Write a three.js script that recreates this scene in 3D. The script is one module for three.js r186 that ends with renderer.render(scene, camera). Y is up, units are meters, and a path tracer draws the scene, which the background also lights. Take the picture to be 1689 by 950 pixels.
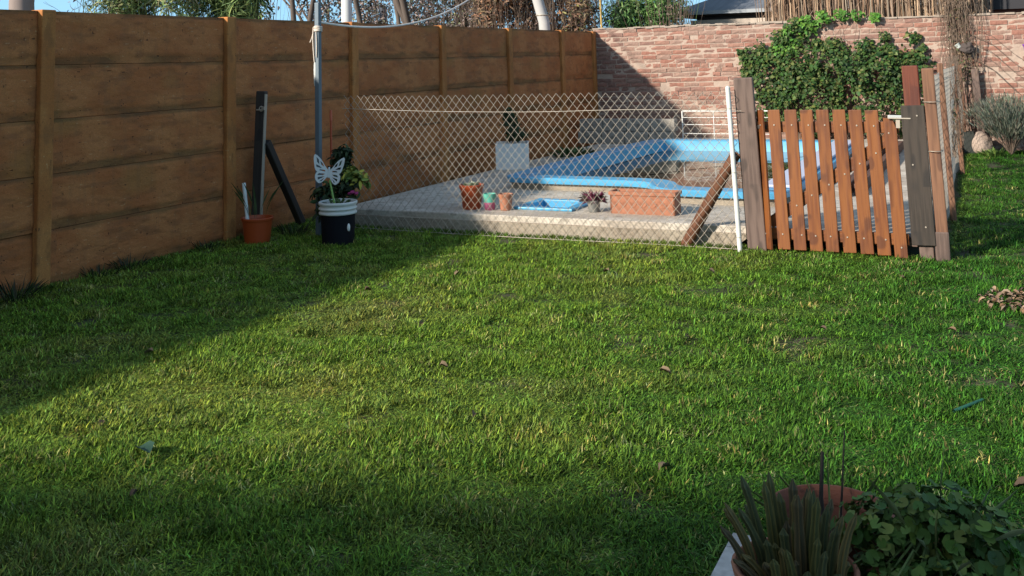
import * as THREE from 'three';
import { mergeGeometries, toCreasedNormals } from 'three/addons/utils/BufferGeometryUtils.js';
import { RoundedBoxGeometry } from 'three/addons/geometries/RoundedBoxGeometry.js';

// ---------------------------------------------------------------- camera, sky, sun, exposure
const scene = new THREE.Scene();
const camera = new THREE.PerspectiveCamera(2 * Math.atan(1029.08 / 1666.04) * 180 / Math.PI, 1689 / 2058.16, 0.1, 600);
camera.position.set(0, 1.555, 0);
camera.rotation.order = 'YXZ';
camera.rotation.set(0.1057, 0.435, -0.0261);
camera.setViewOffset(1689, 2058.16, 0, 1108.16, 1689, 950);   // the photograph is the lower part of a taller frame

const renderer = new THREE.WebGLRenderer({ antialias: true });
renderer.toneMapping = THREE.LinearToneMapping;
renderer.toneMappingExposure = 2.15;
renderer.shadowMap.enabled = true;

const SUN = new THREE.Vector3(-1, 0.9, 1.7).normalize();
{
  const W = 256, H = 128, d = new Float32Array(W * H * 4);
  for (let j = 0; j < H; j++) for (let i = 0; i < W; i++) {
    const up = ((j + 0.5) / H - 0.5) * Math.PI, az = ((i + 0.5) / W - 0.5) * 2 * Math.PI;
    const v = new THREE.Vector3(Math.cos(az) * Math.cos(up), Math.sin(up), Math.sin(az) * Math.cos(up));
    const t = Math.pow(Math.max(0, v.y), 0.55), c = Math.max(0, v.dot(SUN));
    const glow = 0.31 * Math.pow(c, 4);
    const k = (j * W + i) * 4;
    d[k] = 0.23 * (1 - t) + 0.086 * t + glow; d[k + 1] = 0.44 * (1 - t) + 0.124 * t + glow * 0.96; d[k + 2] = 0.60 * (1 - t) + 0.195 * t + glow * 0.88; d[k + 3] = 1;
  }
  const sky = new THREE.DataTexture(d, W, H, THREE.RGBAFormat, THREE.FloatType);
  sky.mapping = THREE.EquirectangularReflectionMapping; sky.magFilter = THREE.LinearFilter; sky.needsUpdate = true;
  scene.background = sky; scene.environment = sky;
}
const sun = new THREE.DirectionalLight(new THREE.Color(1, 0.91, 0.78), 3.5);
sun.position.copy(SUN).multiplyScalar(40).add(new THREE.Vector3(-3, 0, -8));
sun.target.position.set(-3, 0, -8); scene.add(sun, sun.target);
sun.castShadow = true; sun.shadow.radius = 4; sun.shadow.mapSize.set(4096, 4096);
Object.assign(sun.shadow.camera, { left: -16, right: 16, top: 16, bottom: -16, near: 1, far: 90 });

// ---------------------------------------------------------------- helpers
let seed = 7;
const rnd = () => { seed |= 0; seed = seed + 0x6D2B79F5 | 0; let t = Math.imul(seed ^ seed >>> 15, 1 | seed); t = t + Math.imul(t ^ t >>> 7, 61 | t) ^ t; return ((t ^ t >>> 14) >>> 0) / 4294967296; };
const rr = (a, b) => a + (b - a) * rnd();
const gauss = () => (rnd() + rnd() + rnd() + rnd() - 2) * 0.9;
const V = (x, y, z) => new THREE.Vector3(x, y, z);
const lerp = (a, b, t) => a + (b - a) * t, clamp = (x, a, b) => Math.min(b, Math.max(a, x));
const smooth = (x, a, b) => { const t = clamp((x - a) / (b - a), 0, 1); return t * t * (3 - 2 * t); };
const hash = (x, y, s) => { let h = Math.imul(x, 374761393) + Math.imul(y, 668265263) + Math.imul(s, 982451653) | 0; h = Math.imul(h ^ h >>> 13, 1274126177); return ((h ^ h >>> 16) >>> 0) / 4294967296; };
function vnoise(x, y, s = 1, per = 0) {
  const ix = Math.floor(x), iy = Math.floor(y), fx = x - ix, fy = y - iy, u = fx * fx * (3 - 2 * fx), w = fy * fy * (3 - 2 * fy);
  const m = (a) => per ? ((a % per) + per) % per : a;
  return lerp(lerp(hash(m(ix), m(iy), s), hash(m(ix + 1), m(iy), s), u), lerp(hash(m(ix), m(iy + 1), s), hash(m(ix + 1), m(iy + 1), s), u), w);
}
function fbm(x, y, o = 4, s = 1, per = 0) { let a = 0.5, r = 0, n = 0; for (let i = 0; i < o; i++) { r += a * vnoise(x, y, s + i * 17, per); n += a; a *= 0.5; x *= 2; y *= 2; per *= 2; } return r / n; }
function tex(W, H, fn, srgb = true, rep = [1, 1]) {
  const d = new Uint8Array(W * H * 4);
  for (let j = 0; j < H; j++) for (let i = 0; i < W; i++) {
    const c = fn((i + 0.5) / W, (j + 0.5) / H), k = (j * W + i) * 4;
    for (let q = 0; q < 3; q++) { let v = Array.isArray(c) ? c[q] : c; if (srgb) v = v <= 0.0031308 ? v * 12.92 : 1.055 * Math.pow(v, 1 / 2.4) - 0.055; d[k + q] = clamp(v, 0, 1) * 255; }
    d[k + 3] = 255;
  }
  const t = new THREE.DataTexture(d, W, H); t.wrapS = t.wrapT = THREE.RepeatWrapping; t.magFilter = THREE.LinearFilter; t.minFilter = THREE.LinearMipmapLinearFilter; t.generateMipmaps = true;
  if (srgb) t.colorSpace = THREE.SRGBColorSpace; t.repeat.set(...rep); t.needsUpdate = true; return t;
}
const mix3 = (a, b, t) => [lerp(a[0], b[0], t), lerp(a[1], b[1], t), lerp(a[2], b[2], t)];
const mul3 = (a, k) => a.map((x) => x * k);
const col = (r, g, b) => new THREE.Color().setRGB(r, g, b);
const mat = (c, rough = 0.9, extra = {}) => new THREE.MeshStandardMaterial({ color: c ? col(...c) : 0xffffff, roughness: rough, side: THREE.DoubleSide, ...extra });

const taken = {};
const numbered = (n) => { const k = taken[n] = (taken[n] ?? -1) + 1; return k ? `${n}_${String(k).padStart(3, '0')}` : n; };
function tag(o, label, category, group, kind) { if (label) o.userData.label = label; if (category) o.userData.category = category; if (group) o.userData.group = group; if (kind) o.userData.kind = kind; return o; }
function thing(name, label, category, pos = [0, 0, 0], turn = 0, group, kind) {
  const o = new THREE.Group(); o.name = numbered(name); o.position.set(...pos); o.rotation.y = turn; scene.add(o); return tag(o, label, category, group, kind);
}
function part(name, geo, m, parent = scene, pos, rot) {
  const o = new THREE.Mesh(geo, m); o.name = parent === scene ? numbered(name) : name; o.castShadow = o.receiveShadow = true;
  if (pos) o.position.set(...pos); if (rot) o.rotation.set(...rot); parent.add(o); return o;
}
const merge = (gs) => mergeGeometries(gs.map((g) => { const q = g.index ? g.toNonIndexed() : g; for (const n of Object.keys(q.attributes)) if (!['position', 'normal', 'uv', 'color'].includes(n)) q.deleteAttribute(n); return q; }));
function metric(g, along = null, off = [0, 0]) {            // uv in metres from the dominant axis of the normal; u runs along the given axis
  g = g.index ? g.toNonIndexed() : g; g.computeVertexNormals();
  const p = g.attributes.position, n = g.attributes.normal, uv = new Float32Array(p.count * 2);
  for (let i = 0; i < p.count; i++) {
    const a = [p.getX(i), p.getY(i), p.getZ(i)], m = [Math.abs(n.getX(i)), Math.abs(n.getY(i)), Math.abs(n.getZ(i))];
    const k = m[0] >= m[1] && m[0] >= m[2] ? 0 : m[1] >= m[2] ? 1 : 2;
    let ax = [0, 1, 2].filter((q) => q !== k); if (along === ax[1]) ax = [ax[1], ax[0]];
    uv[i * 2] = a[ax[0]] + off[0]; uv[i * 2 + 1] = a[ax[1]] + off[1];
  }
  g.setAttribute('uv', new THREE.BufferAttribute(uv, 2)); return g;
}
const box = (w, h, d, x = 0, y = 0, z = 0) => new THREE.BoxGeometry(w, h, d).translate(x, y, z);
function rbox(w, h, d, r = 0.006, along = null) { return metric(new RoundedBoxGeometry(w, h, d, 1, r), along, [rr(0, 3), rr(0, 3)]); }
const tube = (pts, r, seg = 0, rad = 6) => new THREE.TubeGeometry(new THREE.CatmullRomCurve3(pts), seg || pts.length * 3, r, rad, false);
function limb(pts, radii, sides = 6) {                        // tapered polyline tube
  const pos = [], idx = []; let ref = V(0.31, 0.2, 0.93).normalize();
  pts.forEach((p, i) => {
    const d = (pts[i + 1] ?? p).clone().sub(pts[i - 1] ?? p).normalize(), a = V().crossVectors(d, ref).normalize(), b = V().crossVectors(d, a);
    for (let s = 0; s < sides; s++) { const t = s / sides * Math.PI * 2; pos.push(p.x + radii[i] * (a.x * Math.cos(t) + b.x * Math.sin(t)), p.y + radii[i] * (a.y * Math.cos(t) + b.y * Math.sin(t)), p.z + radii[i] * (a.z * Math.cos(t) + b.z * Math.sin(t))); }
    if (i) for (let s = 0; s < sides; s++) { const q = (i - 1) * sides, n = (s + 1) % sides; idx.push(q + s, q + n, q + sides + s, q + n, q + sides + n, q + sides + s); }
  });
  const g = new THREE.BufferGeometry(); g.setAttribute('position', new THREE.Float32BufferAttribute(pos, 3)); g.setIndex(idx); g.computeVertexNormals();
  g.setAttribute('uv', new THREE.Float32BufferAttribute(new Float32Array(pos.length / 3 * 2), 2)); return g;
}
function leafGeo(len, wid, fold = 0.25, bend = 0.15) {        // a folded, bent leaf from base (origin) along +y, facing +z
  const P = [[0, 0, 0], [-wid * 0.42, len * 0.3, fold * wid], [wid * 0.42, len * 0.3, fold * wid], [0, len * 0.35, 0], [-wid * 0.4, len * 0.65, fold * wid - bend * len * 0.3], [wid * 0.4, len * 0.65, fold * wid - bend * len * 0.3], [0, len, -bend * len]];
  const g = new THREE.BufferGeometry(); g.setAttribute('position', new THREE.Float32BufferAttribute(P.flat(), 3));
  g.setIndex([0, 2, 3, 0, 3, 1, 1, 3, 4, 3, 2, 5, 3, 5, 6, 3, 6, 4]); g.computeVertexNormals(); return g;
}
function roundLeaf(r) {                                      // a cupped, nearly round leaf with a notch
  const P = [[0, 0, 0]]; for (let k = 0; k < 11; k++) { const a = -1.57 + 0.35 + k / 10 * (6.283 - 0.7), q = r * (1 + 0.08 * Math.sin(k * 2.3)); P.push([Math.cos(a) * q, Math.sin(a) * q, 0.28 * r * (0.8 + 0.4 * Math.cos(k * 1.9))]); }
  const g = new THREE.BufferGeometry(), idx = []; for (let k = 1; k < 11; k++) idx.push(0, k, k + 1); g.setAttribute('position', new THREE.Float32BufferAttribute(P.flat(), 3)); g.setIndex(idx); g.computeVertexNormals(); return g;
}
const dummy = new THREE.Object3D();
function copies(name, parent, geo, m, list) {                 // list of {p, q | r, s, c}
  const o = new THREE.InstancedMesh(geo, m, list.length); o.name = name; o.userData.kind = 'stuff'; o.castShadow = o.receiveShadow = true;
  list.forEach((e, i) => {
    dummy.position.copy(e.p); if (e.q) dummy.quaternion.copy(e.q); else dummy.rotation.set(...(e.r ?? [0, 0, 0]));
    if (Array.isArray(e.s)) dummy.scale.set(...e.s); else dummy.scale.setScalar(e.s ?? 1);
    dummy.updateMatrix(); o.setMatrixAt(i, dummy.matrix); if (e.c) o.setColorAt(i, col(...e.c));
  });
  parent.add(o); return o;
}
const facing = (n, spin) => { const q = new THREE.Quaternion().setFromUnitVectors(V(0, 0, 1), n.clone().normalize()); return q.multiply(new THREE.Quaternion().setFromAxisAngle(V(0, 0, 1), spin)); };
const vary = (c, k) => { const f = 1 + (rnd() - 0.5) * 2 * k, g = 1 + (rnd() - 0.5) * k * 0.6; return [c[0] * f * g, c[1] * f, c[2] * f / g]; };

// ---------------------------------------------------------------- materials
const woodTex = (a, b, dark, k = 1) => tex(256, 256, (u, v) => {
  const g = fbm(u * 4, v * 64, 3, 3, 4), h = fbm(u * 4, v * 8, 3, 9, 4), kn = fbm(u * 6, v * 12, 2, 21, 0);
  let c = mix3(a, b, smooth(g, 0.25, 0.75)); c = mix3(c, dark, smooth(h, 0.55, 0.85) * 0.6 * k); return mix3(c, dark, smooth(kn, 0.70, 0.80) * 0.75);
}, true, [1, 1]);
const grainBump = tex(256, 256, (u, v) => fbm(u * 4, v * 64, 3, 3, 4), false);
const wood = (a, b, dark, rough = 0.75, k = 1) => mat(null, rough, { map: woodTex(a, b, dark, k), bumpMap: grainBump, bumpScale: 0.002 });
const M = {
  gate: wood([0.215, 0.070, 0.013], [0.15, 0.043, 0.009], [0.085, 0.023, 0.006], 0.6),
  greyWood: wood([0.155, 0.105, 0.085], [0.10, 0.066, 0.054], [0.06, 0.042, 0.035]),
  darkWood: wood([0.046, 0.034, 0.026], [0.028, 0.021, 0.016], [0.016, 0.013, 0.012]),
  postWood: wood([0.215, 0.105, 0.058], [0.14, 0.066, 0.038], [0.09, 0.04, 0.025]),
  redWood: wood([0.145, 0.036, 0.017], [0.10, 0.026, 0.013], [0.08, 0.02, 0.012]),
  logWood: wood([0.24, 0.085, 0.03], [0.15, 0.05, 0.02], [0.05, 0.022, 0.014]),
  blackWood: wood([0.034, 0.022, 0.017], [0.020, 0.014, 0.011], [0.008, 0.007, 0.007]),
  deckWood: wood([0.13, 0.062, 0.042], [0.08, 0.038, 0.028], [0.035, 0.02, 0.016]),
  galv: mat([0.40, 0.35, 0.29], 0.5, { metalness: 0.35 }),
  whiteMetal: mat([0.62, 0.63, 0.60], 0.5),
  white: mat([0.72, 0.72, 0.70], 0.6),
  soil: mat([0.045, 0.030, 0.020], 1),
};
const concreteTex = tex(1024, 1024, (u, v) => {
  const a = fbm(u * 6, v * 6, 5, 5, 6), b = fbm(u * 24, v * 24, 3, 8, 24), c = fbm(u * 128, v * 128, 2, 12, 128);
  let k = mix3([0.40, 0.34, 0.28], [0.53, 0.475, 0.405], smooth(a, 0.3, 0.7)); k = mix3(k, [0.20, 0.175, 0.145], smooth(b, 0.6, 0.8) * 0.6); k = mul3(k, 0.8 + 0.4 * c);
  const cr = Math.abs(fbm(u * 3, v * 3, 4, 31, 3) - 0.5); if (cr < 0.003) k = mul3(k, 0.45);
  return k;
}, true, [0.5, 0.5]);
const roughBump = tex(512, 512, (u, v) => 0.6 * fbm(u * 32, v * 32, 4, 41, 32) + 0.4 * fbm(u * 6, v * 6, 3, 43, 6), false);
M.concrete = mat(null, 0.93, { map: concreteTex, bumpMap: roughBump, bumpScale: 0.004 });
M.plinth = mat([0.64, 0.61, 0.56], 0.95, { map: concreteTex, bumpMap: roughBump, bumpScale: 0.01 });
M.block = mat([0.62, 0.64, 0.66], 0.95, { map: concreteTex, bumpMap: roughBump, bumpScale: 0.006 });
const paintTex = tex(1024, 512, (u, v) => {
  const a = fbm(u * 6, v * 6, 5, 51, 6), b = fbm(u * 14, v * 20, 4, 55, 0), p = vnoise(u * 90, v * 64, 61, 0), big = fbm(u * 3, v * 3, 2, 66, 3);
  let k = mix3([0.37, 0.112, 0.029], [0.44, 0.157, 0.047], smooth(a, 0.3, 0.7));
  k = mix3(k, [0.26, 0.090, 0.028], smooth(b, 0.5, 0.75) * 0.7);
  k = mix3(k, [0.35, 0.140, 0.036], smooth(big, 0.42, 0.68) * 0.8);
  k = mul3(k, 0.80 + 0.40 * vnoise(u * 420, v * 300, 71)); k = mix3(k, [0.17, 0.085, 0.04], 0.16 * smooth(fbm(u * 60, v * 2.2, 3, 73), 0.60, 0.78)); if (p > 0.94 && b > 0.47) k = mul3(k, 0.38); if (vnoise(u * 70, v * 120, 63, 0) > 0.94 && a > 0.5) k = mix3(k, [0.55, 0.36, 0.2], 0.55);
  return k;
}, true, [0.5, 1]);
const paintBump = tex(1024, 512, (u, v) => { const b = fbm(u * 22, v * 26, 4, 55, 0), p = vnoise(u * 90, v * 64, 61, 0); return clamp(0.2 + 0.7 * b - (p > 0.94 ? 0.4 : 0), 0, 1); }, false, [0.5, 1]);
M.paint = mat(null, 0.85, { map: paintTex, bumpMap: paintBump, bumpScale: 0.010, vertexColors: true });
M.paintPost = mat([1.0, 1.10, 0.95], 0.85, { map: paintTex, bumpMap: roughBump, bumpScale: 0.003 });
M.mortar = mat([0.38, 0.29, 0.235], 0.97, { bumpMap: roughBump, bumpScale: 0.012 });
const brickTex = tex(512, 512, (u, v) => { const a = fbm(u * 10, v * 10, 4, 71, 10), b = fbm(u * 40, v * 40, 3, 75, 40); let k = mix3([1, 1, 1], [1.0, 1.06, 1.08].map((x) => x * 0.8), a); const w = smooth(fbm(u * 7, v * 7, 4, 79, 7), 0.56, 0.72); k = mix3(k, [1, 1, 1], w); return mul3(k, 0.72 + 0.5 * b); }, true, [1.4, 1.4]);
const brickCols = [[0.315, 0.155, 0.116], [0.305, 0.142, 0.103], [0.32, 0.170, 0.128], [0.315, 0.195, 0.153], [0.285, 0.130, 0.095], [0.30, 0.183, 0.142], [0.25, 0.138, 0.109]];
const brickMats = brickCols.map((c) => mat(c, 0.95, { map: brickTex, bumpMap: roughBump, bumpScale: 0.01 }));
M.poolBlue = new THREE.MeshPhysicalMaterial({ color: col(0.085, 0.36, 0.60), roughness: 0.38, side: THREE.DoubleSide, map: tex(512, 512, (u, v) => { const a = fbm(u * 5, v * 5, 5, 81, 5), b = fbm(u * 60, v * 20, 3, 84, 20); return mul3(mix3([1, 1, 1], [0.82, 0.84, 0.80], smooth(a, 0.45, 0.75)), 0.88 + 0.2 * b); }), clearcoat: 0.15, clearcoatRoughness: 0.4 });
M.terracotta = mat(null, 0.85, { map: tex(256, 256, (u, v) => { const a = fbm(u * 6, v * 6, 4, 91, 6), b = fbm(u * 30, v * 30, 2, 93, 30); return mul3(mix3([0.40, 0.160, 0.090], [0.33, 0.145, 0.085], a), 0.85 + 0.25 * b); }) });
M.redPlastic = mat([0.40, 0.062, 0.014], 0.45);
M.bark = mat(null, 1, { map: tex(256, 256, (u, v) => mix3([0.20, 0.16, 0.13], [0.09, 0.07, 0.06], fbm(u * 8, v * 30, 4, 101, 8))) });
M.twig = mat([0.16, 0.115, 0.085], 1);
M.stem = mat([0.10, 0.15, 0.04], 0.8);
M.leaf = new THREE.MeshPhysicalMaterial({ color: 0xffffff, roughness: 0.6, specularIntensity: 0.5, side: THREE.DoubleSide });
M.grass = new THREE.MeshPhysicalMaterial({ color: 0xffffff, roughness: 0.75, specularIntensity: 0.35, vertexColors: true, side: THREE.DoubleSide });
M.dry = mat([1, 1, 1], 0.9);

// ---------------------------------------------------------------- ground
{
  const g = new THREE.PlaneGeometry(260, 260).rotateX(-Math.PI / 2); const uv = g.attributes.uv, p = g.attributes.position;
  for (let i = 0; i < p.count; i++) uv.setXY(i, p.getX(i) / 2, p.getZ(i) / 2);
  const t = tex(1024, 1024, (u, v) => { const a = fbm(u * 8, v * 8, 5, 111, 8), b = fbm(u * 90, v * 90, 3, 113, 90); return mul3(mix3([0.035, 0.040, 0.013], [0.060, 0.048, 0.022], smooth(a, 0.35, 0.7)), 0.6 + 0.8 * b); });
  tag(part('ground', g, mat(null, 1, { map: t, bumpMap: roughBump, bumpScale: 0.01 }), scene), 'dark earth under the lawn reaching out to the horizon', 'ground', null, 'structure');
}
const WX = -6.29, ZB = -16.89, DF = -8.31, DH = 0.17;
const SLAB = { x0: -0.83, x1: 1.6, z0: -3.33, z1: 1.6 };

// ---------------------------------------------------------------- patio slab in the foreground
tag(part('patio_slab', metric(box(SLAB.x1 - SLAB.x0, 0.10, SLAB.z1 - SLAB.z0, (SLAB.x0 + SLAB.x1) / 2, 0, (SLAB.z0 + SLAB.z1) / 2)), mat([0.95, 1, 1.1], 0.5, { map: concreteTex, bumpMap: roughBump, bumpScale: 0.002 }), scene), 'smooth grey patio paving under the potted cactus', 'paving', null, 'structure');

// ---------------------------------------------------------------- the precast wall on the left
{
  const wall = thing('precast_wall', 'long ochre painted wall of precast concrete panels and posts', 'wall', [WX, 0, 0]);
  const L = 2.0035, PH = 0.4, nx = 64, ny = 20;
  const variants = [];
  for (let v = 0; v < 8; v++) {
    const pos = [], uv = [], cl = [], idx = [];
    const zOff = rr(0, 4), yOff = rr(0, 4);
    for (let j = 0; j <= ny; j++) for (let i = 0; i <= nx; i++) {
      const s = i / nx, t0 = j / ny, t = t0 < 0.5 ? Math.pow(t0 * 2, 1.5) / 2 : 1 - Math.pow((1 - t0) * 2, 1.5) / 2;
      const y = t * PH, z = -(s - 0.5) * (L - 0.10);
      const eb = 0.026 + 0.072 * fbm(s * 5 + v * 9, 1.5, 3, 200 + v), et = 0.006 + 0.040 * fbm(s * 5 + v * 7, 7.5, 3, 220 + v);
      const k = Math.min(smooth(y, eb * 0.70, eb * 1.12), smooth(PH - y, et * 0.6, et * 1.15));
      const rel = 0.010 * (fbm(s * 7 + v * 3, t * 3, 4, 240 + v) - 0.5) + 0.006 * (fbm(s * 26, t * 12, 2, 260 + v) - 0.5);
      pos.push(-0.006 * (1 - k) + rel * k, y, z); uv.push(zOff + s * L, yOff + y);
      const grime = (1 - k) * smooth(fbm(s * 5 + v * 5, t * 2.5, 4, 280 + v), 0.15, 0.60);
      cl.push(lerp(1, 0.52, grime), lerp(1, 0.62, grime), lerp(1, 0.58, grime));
    }
    for (let j = 0; j < ny; j++) for (let i = 0; i < nx; i++) { const a = j * (nx + 1) + i, b = a + nx + 1; idx.push(a, a + 1, b, a + 1, b + 1, b); }
    const base = pos.length / 3;                        // back and edges, so the panel is 4 cm thick
    const ring = []; for (let i = 0; i <= nx; i++) ring.push(i); for (let j = 1; j <= ny; j++) ring.push(j * (nx + 1) + nx); for (let i = nx - 1; i >= 0; i--) ring.push(ny * (nx + 1) + i); for (let j = ny - 1; j > 0; j--) ring.push(j * (nx + 1));
    for (const r of ring) { pos.push(-0.05, clamp(pos[r * 3 + 1], 0.0006, PH - 0.0006), pos[r * 3 + 2]); uv.push(uv[r * 2], uv[r * 2 + 1]); cl.push(1, 1, 1); }
    for (let k = 0; k < ring.length; k++) { const n = (k + 1) % ring.length; idx.push(ring[k], base + k, ring[n], ring[n], base + k, base + n); if (k > 0 && k < ring.length - 1) idx.push(base, base + k + 1, base + k); }
    const g = new THREE.BufferGeometry(); g.setAttribute('position', new THREE.Float32BufferAttribute(pos, 3)); g.setAttribute('uv', new THREE.Float32BufferAttribute(uv, 2)); g.setAttribute('color', new THREE.Float32BufferAttribute(cl, 3)); g.setIndex(idx); g.computeVertexNormals();
    variants.push(g);
  }
  const postG = [0, 1, 2].map(() => metric(new RoundedBoxGeometry(0.13, 2.02, 0.125, 2, 0.010), 1, [rr(0, 3), rr(0, 3)]));
  const zs = []; for (let i = -5; i <= 5; i++) zs.push(-5.2576 - L * i);
  zs.forEach((z, i) => {
    part('post', postG[i % 3], M.paintPost, wall, [-0.022, 0.998, z - 0.06]);
    const next = i < zs.length - 1 ? zs[i + 1] : ZB + 0.13, len = z - next;
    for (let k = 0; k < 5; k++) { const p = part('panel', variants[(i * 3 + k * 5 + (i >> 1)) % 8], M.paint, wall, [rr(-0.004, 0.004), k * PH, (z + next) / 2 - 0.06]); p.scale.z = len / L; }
  });
  part('post', postG[1], M.paintPost, wall, [-0.022, 0.998, ZB + 0.075]);
}

// ---------------------------------------------------------------- the brick wall at the back
{
  const wall = thing('brick_wall', 'old red brick garden wall with pale mortar closing the yard', 'wall', [0, 0, ZB]);
  const X0 = -6.30, X1 = 4.6, CH = 0.0785, rows = 26, list = [];
  for (let r = 0; r < rows; r++) {
    let x = X0 - rr(0, 0.26), header = r % 6 === 5;
    while (x < X1) {
      const w = (header ? 0.125 : rnd() < 0.12 ? rr(0.10, 0.16) : rr(0.235, 0.275));
      const a = Math.max(x, X0), b = Math.min(x + w, X1);
      if (b - a > 0.05) list.push({ x: (a + b) / 2, y: r * CH + CH / 2 + 0.008 * Math.sin(x * 1.7 + r), w: b - a, h: CH - rr(0.010, 0.019), z: rr(-0.010, 0.008) + (rnd() < 0.04 ? -0.03 : 0), rz: rr(-0.013, 0.013), m: Math.floor(Math.pow(rnd(), 1.1) * 7), t: rnd() });
      x += w + rr(0.010, 0.018);
    }
  }
  for (const b of list) {   // near the end by the panel wall and low down the bricks are paler and mortar smeared
    if (b.y < 0.75 && rnd() < 0.6) b.m = rnd() < 0.5 ? 3 : 5; if (b.y > 1.95 && rnd() < 0.7) b.m = 3 + 2 * (rnd() < 0.5); if (b.x < -5.7 && b.y > 0.7 && rnd() < 0.5) b.m = 6;
    b.hidden = (b.x > -3.6 && b.x < -0.9 && b.y < 1.6) || b.y < 0.75 || (b.x < -5.9 && b.y < 1.0) || b.x > 0.9;
  }
  const seen = list.filter((b) => !b.hidden).sort((a, b) => Math.hypot(a.x, a.y - 1.5, ZB) - Math.hypot(b.x, b.y - 1.5, ZB)).slice(0, 300); const pick = new Set(seen);
  const shapes = [0, 1, 2, 3].map((k) => {
    const g = new THREE.BoxGeometry(1, 1, 1, 3, 2, 1), p = g.attributes.position;
    for (let i = 0; i < p.count; i++) { const x = p.getX(i), y = p.getY(i), z = p.getZ(i), ex = Math.abs(Math.abs(x) - 0.5) < 1e-6, ey = Math.abs(Math.abs(y) - 0.5) < 1e-6, h = (s) => hash(Math.round(x * 6 + 9), Math.round(y * 4 + 9 + z * 8), s + k * 31) - 0.5; p.setXYZ(i, x + (ex ? 0.03 * h(1) : 0), y + (ey ? 0.08 * h(2) : 0), z + (z > 0 ? 0.06 * h(3) - (ex || ey ? 0.05 : 0) : 0)); }
    return g.toNonIndexed();
  });
  shapes.forEach((g) => g.computeVertexNormals());
  const uvd = (g, b) => { g = g.clone(); const p = g.attributes.position, uv = g.attributes.uv; for (let i = 0; i < p.count; i++) uv.setXY(i, p.getX(i) * 0.25 + b, p.getY(i) * 0.065 + b * 1.7); return g; };
  const geos = []; for (let k = 0; k < 12; k++) geos.push(uvd(shapes[k % 4], k * 0.37));
  const rest = brickMats.map(() => []);
  list.forEach((b, i) => {
    const g = geos[i % 12];
    if (pick.has(b)) { const o = part('brick', g, brickMats[b.m], wall, [b.x, b.y, b.z - 0.05], [0, 0, b.rz]); o.scale.set(b.w, b.h, 0.12); }
    else { dummy.position.set(b.x, b.y, b.z - 0.05); dummy.rotation.set(0, 0, b.rz); dummy.scale.set(b.w, b.h, 0.12); dummy.updateMatrix(); rest[b.m].push(g.clone().applyMatrix4(dummy.matrix)); }
  });
  // the remaining bricks joined into one part
  const gs = [], groups = []; let start = 0;
  rest.forEach((r, m) => { if (!r.length) return; const g = mergeGeometries(r); gs.push(g); groups.push([start, g.attributes.position.count, m]); start += g.attributes.position.count; });
  const all = mergeGeometries(gs); for (const [s, c, m] of groups) all.addGroup(s, c, m);
  const o = new THREE.Mesh(all, brickMats); o.name = 'brickwork'; o.userData.kind = 'stuff'; o.castShadow = o.receiveShadow = true; wall.add(o);
  // mortar bed, uneven
  const mw = X1 - X0, mh = rows * CH, pg = new THREE.PlaneGeometry(mw, mh, 300, 60), mp = pg.attributes.position, uv = pg.attributes.uv;
  for (let i = 0; i < mp.count; i++) { const x = mp.getX(i), y = mp.getY(i); mp.setZ(i, -0.004 + 0.012 * (fbm(x * 9 + 50, y * 14 + 20, 3, 301) - 0.5) + 0.004 * smooth(fbm(x * 1.6 + 9, y * 3 + 4, 3, 305), 0.62, 0.8)); uv.setXY(i, x, y); }
  pg.computeVertexNormals(); pg.translate((X0 + X1) / 2, mh / 2, 0); part('mortar', pg, M.mortar, wall);
  part('wall_core', metric(box(mw, mh - 0.004, 0.10, (X0 + X1) / 2, mh / 2 - 0.002, -0.10)), M.mortar, wall);
  // crumbling mortar bedding on top
  const cg = []; for (let x = X0; x < X1; x += 0.11) cg.push(box(0.13, rr(0.012, 0.040), rr(0.12, 0.17), x + 0.05, mh + 0.006, -0.05 + rr(-0.01, 0.01)).rotateZ(rr(-0.002, 0.002)));
  part('capping', metric(merge(cg)), mat([0.33, 0.27, 0.22], 0.97, { bumpMap: roughBump, bumpScale: 0.01 }), wall);
}

// ---------------------------------------------------------------- pool deck
const pool = new THREE.Shape();   // outer line of the pool rim in (x, -z)
{
  const P = [[-4.60, 9.98], [-3.35, 9.93], [-3.15, 9.86], [-3.02, 9.60], [-2.84, 9.42], [-2.55, 9.37], [-1.95, 9.36], [-1.78, 9.42], [-1.72, 9.60], [-1.72, 14.72], [-1.80, 14.92], [-1.98, 15.0], [-4.40, 15.0], [-4.60, 14.94], [-4.68, 14.75], [-4.84, 10.22], [-4.79, 10.05], [-4.60, 9.98]];
  pool.curves.push(new THREE.SplineCurve([])); pool.curves.pop();
  pool.setFromPoints(P.map(([x, y]) => new THREE.Vector2(x, y)));
}
function offsetRing(pts, d) {      // inward offset of a counter-clockwise ring
  const n = pts.length, out = [];
  const area = THREE.ShapeUtils.area(pts), s = area > 0 ? 1 : -1;
  for (let i = 0; i < n; i++) {
    const a = pts[(i + n - 1) % n], b = pts[i], c = pts[(i + 1) % n], e = c.clone().sub(a).normalize(), nn = new THREE.Vector2(-e.y, e.x).multiplyScalar(s * d);
    out.push(b.clone().add(nn));
  }
  return out;
}
const ringPts = (() => { const p = pool.getPoints(); if (p[0].distanceTo(p[p.length - 1]) < 1e-6) p.pop(); const c = new THREE.CatmullRomCurve3(p.map((q) => V(q.x, 0, q.y)), true, 'centripetal'); return c.getPoints(140).slice(0, -1).map((q) => new THREE.Vector2(q.x, q.z)); })();
const FOOT = { x0: -4.07, x1: -3.50, z0: -9.25, z1: -8.66 };
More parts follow.
